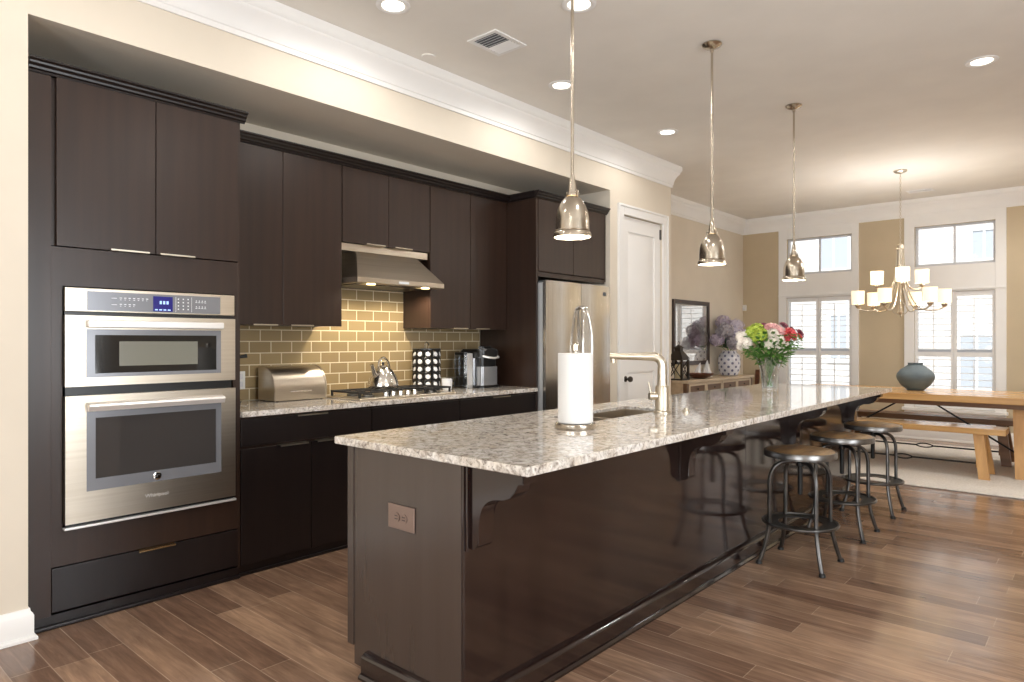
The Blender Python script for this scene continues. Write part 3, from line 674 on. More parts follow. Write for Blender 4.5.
# ================================================================== ISLAND
IX0, IX1, IY0, IY1 = -2.268, -1.615, 1.585, 6.11
t = thing('kitchen_island', 'long dark kitchen island with carved corbels under a granite top', 'island', (-1.94, 3.82, 0)); o = t.location
SX0, SX1, SY0, SY1 = -2.12, -1.825, 2.64, 3.40     # the sink opening; the base is hollow under it
MB(o).box(IX0 + .024, IX1 - .014, IY0 + .02, SY0 - .02, .105, .878).box(IX0 + .024, IX1 - .014, SY1 + .02, IY1 - .02, .105, .878).box(IX0 + .024, IX1 - .014, SY0 - .02, SY1 + .02, .105, .66).box(IX1 - .03, IX1 - .014, SY0 - .02, SY1 + .02, .66, .878).box(IX0 + .024, IX0 + .04, SY0 - .02, SY1 + .02, .66, .878).box(IX0 + .1, IX1 - .014, IY0 + .02, IY1 - .02, .002, .105).build('carcass', 'espresso', t)
MB(o).box(IX0 + .04, IX1 - .012, IY0, IY0 + .019, .02, .879, .0015).box(IX0, IX0 + .039, IY0 - .004, IY0 + .019, .092, .879, .002).build('end_panel', 'espresso_satin', t)
MB(o).box(IX0 + .02, IX1 - .012, IY1 - .019, IY1, .02, .879, .0015).build('end_panel', 'espresso_gloss', t)
seams = [IY0 + .001, 3.93, IY1 - .001]
for a, b in zip(seams, seams[1:]):
    MB(o).box(IX1 - .013, IX1, a + .001, b - .001, .02, .879, .0018).build('back_panel', 'espresso_gloss', t)
# base moulding round the near end, the seating side and the far end
BM = [(0.0, .001), (.044, .001), (.044, .010), (.036, .019), (.030, .020), (.030, .078), (.024, .086), (.012, .093), (0.0, .096)]
bs = sweep('base_moulding', [(IX0 + .125, IY0 - .0005), (IX1 + .0005, IY0 - .0005), (IX1 + .0005, IY1 + .0005), (IX0 + .1, IY1 + .0005)], BM, 'espresso_gloss')
bs.parent = t; bs.location = bs.location - o
def corbel(y):
    xt, zt = IX1 + .245, .8785; x0 = IX1 + .0006
    pts = [(x0, .59)]
    pts += [(x0 + .05 * math.sin(math.radians(a)), .59 + .03 - .03 * math.cos(math.radians(a))) for a in range(20, 91, 14)]
    pts += [tuple(p)[:2] for p in [Vector((x0 + .05, .66)), Vector((x0 + .055, .70))]]
    pts += [(x0 + .055 + .075 * (1 - math.cos(math.radians(a))), .70 + .075 * math.sin(math.radians(a))) for a in range(15, 91, 15)]
    pts += [(x0 + .16, .778), (x0 + .19, .79), (x0 + .212, .812), (x0 + .222, .838), (x0 + .245, .840), (x0 + .245, zt), (x0, zt)]
    c = MB(o).prism(pts, y - .036, y + .036, 'y', bev=.002); c.box(x0, x0 + .012, y - .048, y + .048, .585, zt, .002)
    return c.build('corbel', 'espresso_gloss', t)
for y in (1.64, 3.135, 4.68, 6.06): corbel(y)
for k in range(7):
    a = 1.62 + k * .638; d = door_leaf(None, t, -IX0, a, a + .634, .10, .872)
    d.data.transform(Matrix.Diagonal((-1, 1, 1, 1))); d.data.flip_normals(); d.location = Vector((IX0, a, .10)) - o
# countertop with the sink cut out
c = MB((-1.81, 3.82, .88)); TX0, TX1, TY0, TY1, z0, z1 = -2.318, -1.311, 1.553, 6.14, .8795, .910
_o = [(TX0, TY0), (TX1, TY0), (TX1, TY1), (TX0, TY1)]; _h = [(SX0, SY0), (SX1, SY0), (SX1, SY1), (SX0, SY1)]
_V = [[c._v((*p, z)) for p in q] for z in (z0, z1) for q in (_o, _h)]      # outer and hole loops, below and above
for k in range(4):
    j = (k + 1) % 4
    for q in ((_V[0][k], _V[0][j], _V[2][j], _V[2][k]), (_V[1][k], _V[3][k], _V[3][j], _V[1][j]), (_V[2][k], _V[2][j], _V[3][j], _V[3][k]), (_V[0][k], _V[1][k], _V[1][j], _V[0][j])): c.bm.faces.new(q)
isl = tag(c.build('island_countertop', 'granite'), 'long pale speckled granite top on the kitchen island', 'countertop')
bv = isl.modifiers.new('edge', 'BEVEL'); bv.width = .004; bv.segments = 2; bv.limit_method = 'ANGLE'; bv.angle_limit = math.radians(60); isl.modifiers.new('weighted_normals', 'WEIGHTED_NORMAL').weight = 100
# sink
t = thing('sink', 'stainless double-bowl sink set into the island countertop', 'sink', (-1.97, 3.02, .69)); o = t.location
for a, b in ((SY0 + .004, 2.905), (2.935, SY1 - .004)):
    w = MB(o); x0, x1 = SX0 + .004, SX1 - .004; th = .003; zb = .70; zt = .893
    w.box(x0, x1, a, b, zb - th, zb).box(x0, x0 + th, a, b, zb, zt).box(x1 - th, x1, a, b, zb, zt).box(x0, x1, a, a + th, zb, zt).box(x0, x1, b - th, b, zb, zt)
    q = w.build('basin', 'steel', t); MB(o).lathe([(.045, zb + .0005), (.045, zb + .003), (.03, zb + .004), (.02, zb + .001), (0, zb + .001)], ((x0 + x1) / 2, (a + b) / 2, 0), 24).build('drain', 'chrome', q)
MB(o).box(SX0 + .004, SX1 - .004, 2.905, 2.935, .86, .893, .006).build('divider', 'steel', t)
# faucet
t = thing('faucet', 'brushed nickel square-spout faucet beside the island sink', 'faucet', (-1.765, 3.20, .9105)); o = t.location; P0 = Vector((o.x, o.y, 0))
MB(o).lathe([(.046, .9105), (.046, .918), (.038, .924), (.037, 1.045), (.033, 1.055), (0, 1.055)], (o.x, o.y, 0), 32).build('base', 'nickel_satin', t)
dv = Vector((-.86, -.50, 0)).normalized()
pts = [P0 + Vector((0, 0, z)) for z in (1.05, 1.09, 1.145)] + [P0 + dv * (.05 - .05 * math.cos(a * PI / 12)) + Vector((0, 0, 1.158 + .05 * math.sin(a * PI / 12))) for a in range(0, 7)] + [P0 + dv * r + Vector((0, 0, 1.208)) for r in (.12, .2, .275)]
MB(o).tube(pts, [.027, .026, .025] + [.024] * 7 + [.020, .018, .018], 18).build('spout', 'nickel_satin', t)
MB(o).tube([P0 + dv * .258 + Vector((0, 0, 1.205)), P0 + dv * .258 + Vector((0, 0, 1.173))], .013, 14).build('aerator', 'nickel', t)
hd = Vector((-.66, -.75, 0)).normalized()
MB(o).tube([P0 + hd * .03 + Vector((0, 0, 1.0)), P0 + hd * .072 + Vector((0, 0, 1.0))], .02, 16).tube([P0 + hd * .062 + Vector((0, 0, 1.01)), P0 + hd * .075 + Vector((0, 0, 1.075))], [.006, .005], 8).build('handle', 'nickel_satin', t)
t = tag(MB((-1.70, 3.34, .9105)).lathe([(.02, .9105), (.02, .918), (.012, .922), (.012, .93), (0, .932)], (-1.70, 3.34, 0), 20).build('disposal_button', 'nickel_satin'), 'small round nickel button on the island behind the faucet', 'button')
# paper towels
t = thing('paper_towel_holder', 'stainless paper towel holder with round base on the island', 'paper towel holder', (-1.742, 2.392, .9105)); o = t.location
MB(o).lathe([(.088, .9105), (.089, .914), (.089, .930), (.085, .9345), (0, .9345)], (o.x, o.y, 0), 40).build('base', 'nickel', t)
MB(o).tube([(o.x, o.y, .934), (o.x, o.y, 1.245)], .008, 12).build('rod', 'nickel', t)
MB(o).lathe([(.012, 1.245), (.018, 1.249), (.018, 1.274), (.012, 1.278), (0, 1.278)], (o.x, o.y, 0), 24).build('finial', 'nickel', t)
p = tag(MB((o.x, o.y, .936)).lathe([(.021, .936), (.074, .936), (.0765, .939), (.0765, 1.234), (.074, 1.237), (.021, 1.237)], (o.x, o.y, 0), 48, False, False).lathe([(.0205, 1.2365), (.0205, .9365)], (o.x, o.y, 0), 24, False, False).build('paper_towel_roll', 'paper'), 'white paper towel roll on the stainless holder', 'paper towel')
# island power outlet
t = thing('power_outlet', 'bronze duplex power outlet on the island end panel', 'outlet', (-1.934, IY0, .645)); o = t.location
MB(o).box(-2.008, -1.86, IY0 - .007, IY0 - .0008, .60, .69, .003).build('cover_plate', 'outlet_bronze', t)
for x in (-1.955, -1.913):
    q = MB(o).lathe([(.0165, 0), (.0165, .0035), (0, .0035)], (0, 0, 0), 20)
    for v in q.bm.verts: v.co = Vector((x + v.co.x, IY0 - .0072 - v.co.z, .645 + v.co.y))
    s = q.build('socket', 'outlet_bronze', t); MB(o).box(x - .008, x + .008, IY0 - .0122, IY0 - .0108, .649, .652).box(x - .008, x + .008, IY0 - .0122, IY0 - .0108, .638, .641).build('slots', 'outlet_dark', s)

# ================================================================== LIGHT FITTINGS
def recessed_light(x, y, label, e=30):
    t = thing('recessed_light', label, 'ceiling light', (x, y, ZC), group='recessed ceiling lights'); o = t.location
    MB(o).lathe([(.062, ZC - .0005), (.095, ZC - .0005), (.095, ZC - .004), (.085, ZC - .009), (.068, ZC - .007), (.062, ZC - .002)], (x, y, 0), 36, False, False).build('trim_ring', 'white_trim', t)
    MB(o).lathe([(.0615, ZC - .001), (.0615, ZC - .004), (0, ZC - .004)], (x, y, 0), 32).build('lens', 'lamp_lens', t)
    light('can_light', 'SPOT', (0, 0, -.03), e, (1.0, 0.965, 0.92), (0, 0, 0), t, spot_size=math.radians(174), spot_blend=.45, shadow_soft_size=.07)
for x, y, l in ((-2.97, 2.37, 'round recessed ceiling light nearest the oven cabinet, at the top edge'), (-2.19, 3.04, 'round recessed ceiling light behind the rod of the nearest pendant'),
                (-2.98, 3.92, 'round recessed ceiling light in front of the cabinets beside the ceiling vent'), (-2.94, 5.42, 'round recessed ceiling light nearest the pantry door'),
                (-.63, 5.43, 'round recessed ceiling light out in the room right of the pendants')):
    recessed_light(x, y, l, 20 if x > -1 else 17)
recessed_light(-2.6, .8, 'added unseen recessed light above the oven cabinet', 16); recessed_light(-.63, 2.4, 'added unseen recessed light over the open floor'); recessed_light(-.63, -.6, 'added unseen recessed light behind the viewpoint', 20); recessed_light(.6, 7.2, 'added unseen recessed light at the near right of the dining area', 120); recessed_light(.6, 9.3, 'added unseen recessed light at the far right of the dining area', 110)  # unseen ceiling lights added to brighten the kitchen and dining area

def pendant(y, label):
    x = -1.86; t = thing('pendant_light', label, 'pendant light', (x, y, ZC), group='metal bell pendants over the island'); o = t.location
    MB(o).lathe([(.06, ZC - .0005), (.062, ZC - .008), (.05, ZC - .02), (.03, ZC - .028), (.012, ZC - .034), (.012, ZC - .05), (0, ZC - .05)], (x, y, 0), 32).build('canopy', 'nickel', t)
    MB(o).tube([(x, y, ZC - .05), (x, y, 2.045)], .0078, 12).build('rod', 'nickel', t)
    MB(o).lathe([(.009, 2.055), (.012, 2.045), (.019, 1.995), (.021, 1.975), (.027, 1.972), (.028, 1.960), (.0, 1.9588)], (x, y, 0), 28).build('socket_cap', 'nickel', t)
    s = MB(o)
    out = [(.026, 1.9585), (.034, 1.953), (.048, 1.938), (.060, 1.918), (.069, 1.896), (.0745, 1.872), (.0775, 1.84), (.0785, 1.797), (.083, 1.793), (.0875, 1.785), (.088, 1.770)]
    inn = [(.084, 1.770), (.083, 1.783), (.0760, 1.795), (.0750, 1.84), (.0715, 1.872), (.066, 1.894), (.057, 1.914), (.045, 1.933), (.032, 1.948), (.0, 1.953)]
    sh = s.lathe(out + inn[:1], (x, y, 0), 40, False, False).build('shade', 'nickel', t)
    MB(o).lathe([(a - .0003, b) for a, b in inn[:-1]], (x, y, 0), 40, False, False).build('shade_lining', 'shade_inner', sh)
    MB(o).ring((x, y, 1.80), .0795, .002, 40, 6).build('rim_band', 'nickel', sh)
    MB(o).lathe([(.012, 1.945), (.014, 1.925), (.030, 1.885), (.034, 1.855), (.028, 1.825), (.0, 1.812)], (x, y, 0), 20).build('bulb', 'bulb_glow', t)
    for sgn in (-1, 1): MB(o).box(x + sgn * .031 - .0035, x + sgn * .031 + .0035, y - .004, y + .004, 1.955, 1.985, .0015).build('thumb_screw', 'nickel', t)
    light('pendant_bulb', 'POINT', (0, 0, 1.80 - ZC), 5, (1.0, 0.86, 0.66), (0, 0, 0), t, shadow_soft_size=.03)
pendant(2.53, 'brushed metal bell pendant nearest the refrigerator, its rod running out of the picture top'); pendant(4.0, 'brushed metal bell pendant in the middle of the row, before the dining wall'); pendant(5.47, 'brushed metal bell pendant farthest along the island, before the dining window')

def chandelier():
    x, y = -1.70, 8.33; t = thing('chandelier', 'nine-light brushed metal chandelier with cream drum shades over the dining table', 'chandelier', (x, y, ZC)); o = t.location
    MB(o).lathe([(.065, ZC - .0005), (.067, ZC - .012), (.05, ZC - .025), (.014, ZC - .035), (0, ZC - .04)], (x, y, 0), 32).build('canopy', 'nickel_satin', t)
    c = MB(o)
    z = ZC - .045; k = 0
    while z > 2.36:
        a = 'x' if k % 2 else 'y'; c.tube([(x + (.008 * math.cos(q * PI / 4) if k % 2 else 0), y + (0 if k % 2 else .008 * math.cos(q * PI / 4)), z - .012 + .016 * math.sin(q * PI / 4)) for q in range(8)], .0022, 5, closed=True); z -= .026; k += 1
    c.build('chain', 'nickel_satin', t)['kind'] = 'stuff'
    MB(o).lathe([(.004, 2.365), (.012, 2.35), (.034, 2.335), (.036, 2.30), (.014, 2.285), (.012, 1.75), (.02, 1.73), (.012, 1.70), (.016, 1.63), (.03, 1.60), (.012, 1.575), (.015, 1.56), (0, 1.545)], (x, y, 0), 24).build('column', 'nickel_satin', t)
    def arm(th, r, zc, zlow):
        u = Vector((math.cos(th), math.sin(th), 0)); B = Vector((x, y, 0))
        pts = bez(B + u * .030 + Vector((0, 0, 2.315)), B + u * .035 + Vector((0, 0, 2.05)), B + u * .05 + Vector((0, 0, zlow - .02)), B + u * r * .72 + Vector((0, 0, zlow - .005)), 14)
        pts += bez(B + u * r * .72 + Vector((0, 0, zlow - .005)), B + u * r * .9 + Vector((0, 0, zlow)), B + u * r + Vector((0, 0, zlow + .01)), B + u * r + Vector((0, 0, zc)), 6)[1:]
        a = MB(o).tube(pts, .0075, 8).build('arm', 'nickel_satin', t); cx = B + u * r
        MB(o).lathe([(.008, zc - .05), (.022, zc - .035), (.03, zc - .015), (.03, zc - .01), (.012, zc - .008), (.012, zc + .05), (0, zc + .05)], (cx.x, cx.y, 0), 20).build('candle_cup', 'nickel_satin', a)
        MB(o).lathe([(.060, zc), (.064, zc), (.068, zc + .145), (.064, zc + .145), (.060, zc + .002)], (cx.x, cx.y, 0), 28, False, False).build('lamp_shade', 'shade_glow', t)
        MB(o).ball((cx.x, cx.y, zc + .075), .022, 1, 1, 1.4, 12, 8).build('bulb', 'bulb_glow', a)
        light('chandelier_bulb', 'POINT', cx + Vector((0, 0, zc + .10)) - o, 8, (1.0, 0.965, 0.93), (0, 0, 0), t, shadow_soft_size=.05)
    ph = math.radians(41.43)
    for k in range(6): arm(ph + math.radians(-20 + 60 * k), .415, 1.70, 1.625)
    for k in range(3): arm(ph + math.radians(5 + 120 * k), .25, 1.925, 1.86)
    for k in range(4):
        th = k * PI / 2 + .3; u = Vector((math.cos(th), math.sin(th), 0)); B = Vector((x, y, 0))
        MB(o).tube(bez(B + u * .012 + Vector((0, 0, 1.74)), B + u * .03 + Vector((0, 0, 1.66)), B + u * .13 + Vector((0, 0, 1.64)), B + u * .02 + Vector((0, 0, 1.57)), 10), .005, 6).build('scroll', 'nickel_satin', t)
chandelier()

def air_vent(x0, x1, y0, y1, label, n=9):
    t = thing('air_vent', label, 'vent', ((x0 + x1) / 2, (y0 + y1) / 2, ZC)); o = t.location; z = ZC - .0005
    MB(o).box(x0, x1, y0, y0 + .028, z - .008, z, .002).box(x0, x1, y1 - .028, y1, z - .008, z, .002).box(x0, x0 + .028, y0 + .028, y1 - .028, z - .008, z, .002).box(x1 - .028, x1, y0 + .028, y1 - .028, z - .008, z, .002).build('vent_frame', 'white_trim', t)
    MB(o).box(x0 + .028, x1 - .028, y0 + .028, y1 - .028, z - .001, z).build('duct_opening', 'plastic_grey', t)
    for k in range(n):
        yy = y0 + .028 + (y1 - y0 - .056) * (k + .5) / n
        MB(o).obox((x0 * .5 + x1 * .5, yy, z - .006), (1, 0, 0), (0, .8, .6 * (1 if k < n / 2 else -1)), (0, -.6 * (1 if k < n / 2 else -1), .8), (x1 - x0) / 2 - .029, .008, .0008).build('vent_louver', 'white_trim', t)
air_vent(-2.975, -2.735, 2.95, 3.24, 'white square ceiling vent between the crown moulding and the first pendant')
air_vent(-1.88, -1.60, 9.52, 9.68, 'narrow white ceiling vent near the dining windows', 5)
t = thing('smoke_detector', 'small round white cover on the kitchen ceiling beside the crown moulding', 'detector', (-3.33, 2.95, ZC))
MB(t.location).lathe([(.05, ZC - .0005), (.05, ZC - .006), (.046, ZC - .009), (0, ZC - .009)], (-3.33, 2.95, 0), 32).build('cover', 'ceiling_paint', t)
t = thing('motion_sensor', 'small white sensor high in the corner beside the dining window', 'sensor', (-4.2, YF, 1.80))
MB(t.location).box(-4.235, -4.175, YF - .035, YF - .0006, 1.755, 1.845, .008).build('housing', 'plastic_white', t); MB(t.location).ball((-4.205, YF - .035, 1.785), .02, 1, .5, 1, 14, 8).build('sensor_lens', 'ceramic_white', t)

# ================================================================== ON THE WALL COUNTER
ZK = .9053
# cooktop
t = thing('gas_cooktop', 'black and stainless gas cooktop with iron grates and front knobs', 'cooktop', (-3.85, 3.03, ZK)); o = t.location
cy0, cy1, cx0, cx1 = 2.60, 3.455, -3.985, -3.60
MB(o).box(cx0, cx1, cy0, cy1, ZK, ZK + .012, .004).build('cooktop_tray', 'steel', t)
for a, b in ((cy0 + .02, 2.875), (2.885, 3.17), (3.18, cy1 - .02)):
    g = MB(o); zt = ZK + .052; xa, xc = cx0 + .03, (cx1 - .115 if a > 2.8 and b < 3.2 else cx1 - .03)
    for y in (a + .006, b - .006): g.box(xa, xc, y - .006, y + .006, zt - .012, zt, .002)
    for x in (xa + .006, xc - .006, (xa + xc) / 2): g.box(x - .006, x + .006, a + .0125, b - .0125, zt - .012, zt, .002)
    for x in ((xa * 3 + xc) / 4, (xa + xc * 3) / 4):
        for s in (-1, 1): g.box(x - .005, x + .005, (a + b) / 2 + s * .03, (a + b) / 2 + s * .115, zt - .011, zt - .0005, .002)
        for s in (-1, 1): g.box(x + s * .03, x + s * .085, (a + b) / 2 - .005, (a + b) / 2 + .005, zt - .011, zt - .0005, .002)
    for y in (a + .008, b - .008):
        for x in (xa + .008, xc - .008): g.box(x - .006, x + .006, y - .006, y + .006, ZK + .0125, zt - .012)
    g.build('grate', 'cast_iron', t)
    for x in (((xa * 3 + xc) / 4, (xa + xc * 3) / 4) if not 2.88 < a < 3 else ((xa + xc) / 2,)):
        q = MB(o).lathe([(.045, ZK + .0125), (.045, ZK + .02), (.036, ZK + .026), (0, ZK + .026)], (x, (a + b) / 2, 0), 24).build('burner', 'gunmetal', t)
        MB(o).lathe([(.032, ZK + .0262), (.032, ZK + .032), (.026, ZK + .035), (0, ZK + .035)], (x, (a + b) / 2, 0), 24).build('burner_cap', 'cast_iron', q)
for k in range(5):
    y = 2.845 + k * .063; x = -3.642
    MB(o).lathe([(.021, ZK + .0122), (.021, ZK + .016), (.017, ZK + .018), (.0155, ZK + .042), (.013, ZK + .045), (0, ZK + .045)], (x, y, 0), 20).build('knob', 'chrome', t)
# kettle
t = thing('kettle', 'shiny conical stovetop kettle with arched handle on the cooktop', 'kettle', (-3.86, 2.99, ZK + .0525)); o = t.location; kx, ky, kz = o
MB(o).lathe([(.09, kz), (.107, kz + .004), (.110, kz + .018), (.104, kz + .05), (.088, kz + .09), (.064, kz + .128), (.044, kz + .145), (.030, kz + .15), (0, kz + .151)], (kx, ky, 0), 36).build('kettle_body', 'kettle_steel', t)
q = MB(o).lathe([(.029, kz + .1512), (.026, kz + .158), (.010, kz + .163), (0, kz + .164)], (kx, ky, 0), 24).build('kettle_lid', 'chrome', t)
MB(o).ball((kx, ky, kz + .173), .011, 1, 1, .9, 12, 8).build('lid_knob', 'plastic_black', q)
du = Vector((0.25, -1, 0)).normalized(); B = Vector((kx, ky, kz))
MB(o).tube([B + du * .07 + Vector((0, 0, .075)), B + du * .10 + Vector((0, 0, .11)), B + du * .118 + Vector((0, 0, .155)), B + du * .13 + Vector((0, 0, .17))], [.022, .016, .012, .013], 12).build('spout', 'chrome', t)
MB(o).tube(bez(B + du * .045 + Vector((0, 0, .135)), B + du * .075 + Vector((0, 0, .235)), B - du * .075 + Vector((0, 0, .255)), B - du * .075 + Vector((0, 0, .10)), 16), .0075, 10).build('handle', 'chrome', t)
# bread box
t = thing('bread_box', 'stainless roll-top bread box on the counter beside the ovens', 'bread box', (-4.03, 2.385, ZK)); o = t.location
by0, by1, bx0, bx1 = 2.195, 2.575, -4.135, -3.925
def bprof(e=0):
    return [(bx0 + e, ZK + .004), (bx1 - e, ZK + .004), (bx1 - e, ZK + .075)] + [(bx1 - .15 + (.15 - e) * math.cos(math.radians(a)), ZK + .075 + (.15 - e) * math.sin(math.radians(a))) for a in range(10, 91, 10)] + [(bx0 + .02, ZK + .225 - e), (bx0 + e, ZK + .205 - e)]
MB(o).prism(bprof(.004), by0 + .012, by1 - .012, 'y').build('box_body', 'steel', t)
for a, b in ((by0, by0 + .0115), (by1 - .0115, by1)): MB(o).prism(bprof(0), a, b, 'y', bev=.003).build('end_cap', 'steel', t)
MB(o).tube([(bx1 + .001, by0 + .11, ZK + .06), (bx1 + .014, by0 + .13, ZK + .062), (bx1 + .014, by1 - .13, ZK + .062), (bx1 + .001, by1 - .11, ZK + .06)], .005, 8).build('handle', 'chrome', t)
for y in (by0 + .03, by1 - .03):
    for x in (bx0 + .02, bx1 - .02): MB(o).lathe([(.008, ZK), (.008, ZK + .004)], (x, y, 0), 12).build('foot', 'rubber', t)
# gadget at the cabinet side, and the outlet behind it
t = thing('corkscrew_stand', 'slim black upright gadget with chrome head half hidden beside the oven cabinet', 'gadget', (-4.06, 1.985, ZK)); o = t.location
MB(o).lathe([(.05, ZK), (.05, ZK + .012), (.02, ZK + .02), (.016, ZK + .1), (.02, ZK + .2), (.024, ZK + .255), (.014, ZK + .262), (0, ZK + .262)], (o.x, o.y, 0), 20).build('stand', 'plastic_black', t)
MB(o).box(o.x - .018, o.x + .022, o.y - .03, o.y + .042, ZK + .2625, ZK + .298, .01).build('head', 'chrome', t); MB(o).tube([(o.x + .01, o.y + .04, ZK + .285), (o.x + .02, o.y + .085, ZK + .292)], [.009, .013], 10).build('lever', 'plastic_black', t)
t = thing('wall_outlet', 'white power outlet on the tiled wall behind the bread box', 'outlet', (XB + .008, 2.095, 1.035)); o = t.location
MB(o).box(XB + .0085, XB + .014, 2.06, 2.13, .98, 1.095, .002).build('cover_plate', 'plastic_white', t)
for z in (1.012, 1.062): MB(o).box(XB + .0142, XB + .017, 2.078, 2.112, z - .016, z + .016, .003).build('socket', 'ceramic_white', t)
# pod carousel, pods, mug, coffee maker
t = thing('pod_carousel', 'black wire carousel of coffee pods between the cooktop and coffee maker', 'rack', (-4.062, 3.578, ZK)); o = t.location; px, py, _ = o
MB(o).lathe([(.112, ZK), (.112, ZK + .010), (.104, ZK + .013), (0, ZK + .013)], (px, py, 0), 32).build('base', 'plastic_black', t)
MB(o).tube([(px, py, ZK + .012), (px, py, ZK + .312)], .012, 12).lathe([(.112, ZK + .315), (.112, ZK + .325), (0, ZK + .325)], (px, py, 0), 32).build('post', 'plastic_black', t)
for k in range(10):
    a = 2 * PI * (k + .5) / 10; MB(o).box(px + .103 * math.cos(a) - .0055, px + .103 * math.cos(a) + .0055, py + .103 * math.sin(a) - .0055, py + .103 * math.sin(a) + .0055, ZK + .013, ZK + .315).build('upright', 'plastic_black', t)
for r in range(6): MB(o).ring((px, py, ZK + .018 + r * .059), .102, .0065, 32, 6).build('hoop', 'plastic_black', t)
MB(o).tube([(px, py - .018, ZK + .323), (px, py - .022, ZK + .36), (px, py, ZK + .378), (px, py + .022, ZK + .36), (px, py + .018, ZK + .323)], .004, 8).build('handle', 'chrome', t)
pod0 = None; pm = MB((0, 0, 0)).lathe([(.013, -.026), (.015, -.006), (.019, -.004), (.019, -.001), (.017, .0), (0, .001)], (0, 0, 0), 16)
for k in range(10):
    for r in range(5):
        a = 2 * PI * k / 10; loc = Vector((px + .107 * math.cos(a), py + .107 * math.sin(a), ZK + .0475 + r * .059))
        if pod0 is None: pod0 = tag(pm.build('coffee_pod', 'ceramic_white'), 'white coffee pod held in the black countertop carousel', 'coffee pod', 'coffee pods in the carousel'); p = pod0
        else: p = pod0.copy(); COL.objects.link(p)
        p.location = loc; p.rotation_euler = (0, PI / 2 - .25, a)
t = thing('mug', 'small white mug with dark handle beside the pod carousel', 'mug', (-3.915, 3.66, ZK)); o = t.location
MB(o).lathe([(.030, ZK), (.037, ZK + .006), (.042, ZK + .045), (.043, ZK + .088), (.040, ZK + .088), (.037, ZK + .012), (0, ZK + .010)], (o.x, o.y, 0), 24).build('cup', 'ceramic_white', t)
MB(o).tube([(o.x + .01, o.y + .040, ZK + .07), (o.x + .015, o.y + .068, ZK + .062), (o.x + .015, o.y + .068, ZK + .035), (o.x + .01, o.y + .040, ZK + .025)], .006, 8).build('handle', 'plastic_black', t)
t = thing('coffee_maker', 'black and silver pod coffee maker at the far end of the counter', 'coffee maker', (-3.95, 4.03, ZK)); o = t.location
mx0, mx1, my0, my1 = -4.09, -3.80, 3.935, 4.17
def rr(x0, x1, y0, y1, r): return [p for cx, cy, a in ((x1 - r, y1 - r, 0), (x0 + r, y1 - r, 90), (x0 + r, y0 + r, 180), (x1 - r, y0 + r, 270)) for p in arc(cx, cy, r, a, a + 90, 5)]
MB(o).prism(rr(mx0, mx1, my0, my1, .05), ZK, ZK + .022, 'z', bev=.002).build('base', 'plastic_black', t)
MB(o).prism(rr(mx0, mx1 - .10, my0, my1, .04), ZK + .0225, ZK + .245, 'z').build('column', 'silver_plastic', t)
MB(o).prism(rr(mx1 - .098, mx1 - .01, my0 + .02, my1 - .02, .03), ZK + .0225, ZK + .175, 'z').build('brew_housing', 'silver_plastic', t)
h = MB(o).prism(rr(mx0 + .01, mx1, my0 + .006, my1 - .006, .055), ZK + .2455, ZK + .318, 'z', bev=.012).build('brew_head', 'plastic_black', t)
MB(o).obox((mx1 - .045, (my0 + my1) / 2, ZK + .3205), (.94, 0, -.34), (0, 1, 0), (.34, 0, .94), .045, .07, .008, .004).build('display', 'silver_plastic', h); MB(o).obox((mx1 - .043, (my0 + my1) / 2, ZK + .33), (.94, 0, -.34), (0, 1, 0), (.34, 0, .94), .026, .045, .002).build('screen', 'plastic_black', h)
MB(o).tube([(mx1 - .02, my0 + .03, ZK + .262), (mx1 + .022, my0 + .06, ZK + .25), (mx1 + .03, (my0 + my1) / 2, ZK + .245), (mx1 + .022, my1 - .06, ZK + .25), (mx1 - .02, my1 - .03, ZK + .262)], .009, 10).build('handle', 'bright_steel', h)
MB(o).prism(rr(mx1 - .098, mx1 - .02, my0 + .03, my1 - .03, .025), ZK + .18, ZK + .245, 'z').build('pod_holder', 'plastic_black', t)
MB(o).prism(rr(mx0 + .03, mx1 - .11, my0 - .075, my0 - .001, .03), ZK + .001, ZK + .27, 'z', bev=.004).build('water_tank', 'tank_glass', t); MB(o).prism(rr(mx0 + .03, mx1 - .11, my0 - .075, my0 - .001, .03), ZK + .2705, ZK + .292, 'z', bev=.004).build('tank_lid', 'plastic_black', t)
MB(o).box(mx1 - .11, mx1 - .0985, my0 - .06, my0 - .002, ZK + .001, ZK + .285, .004).build('side_trim', 'bright_steel', t)

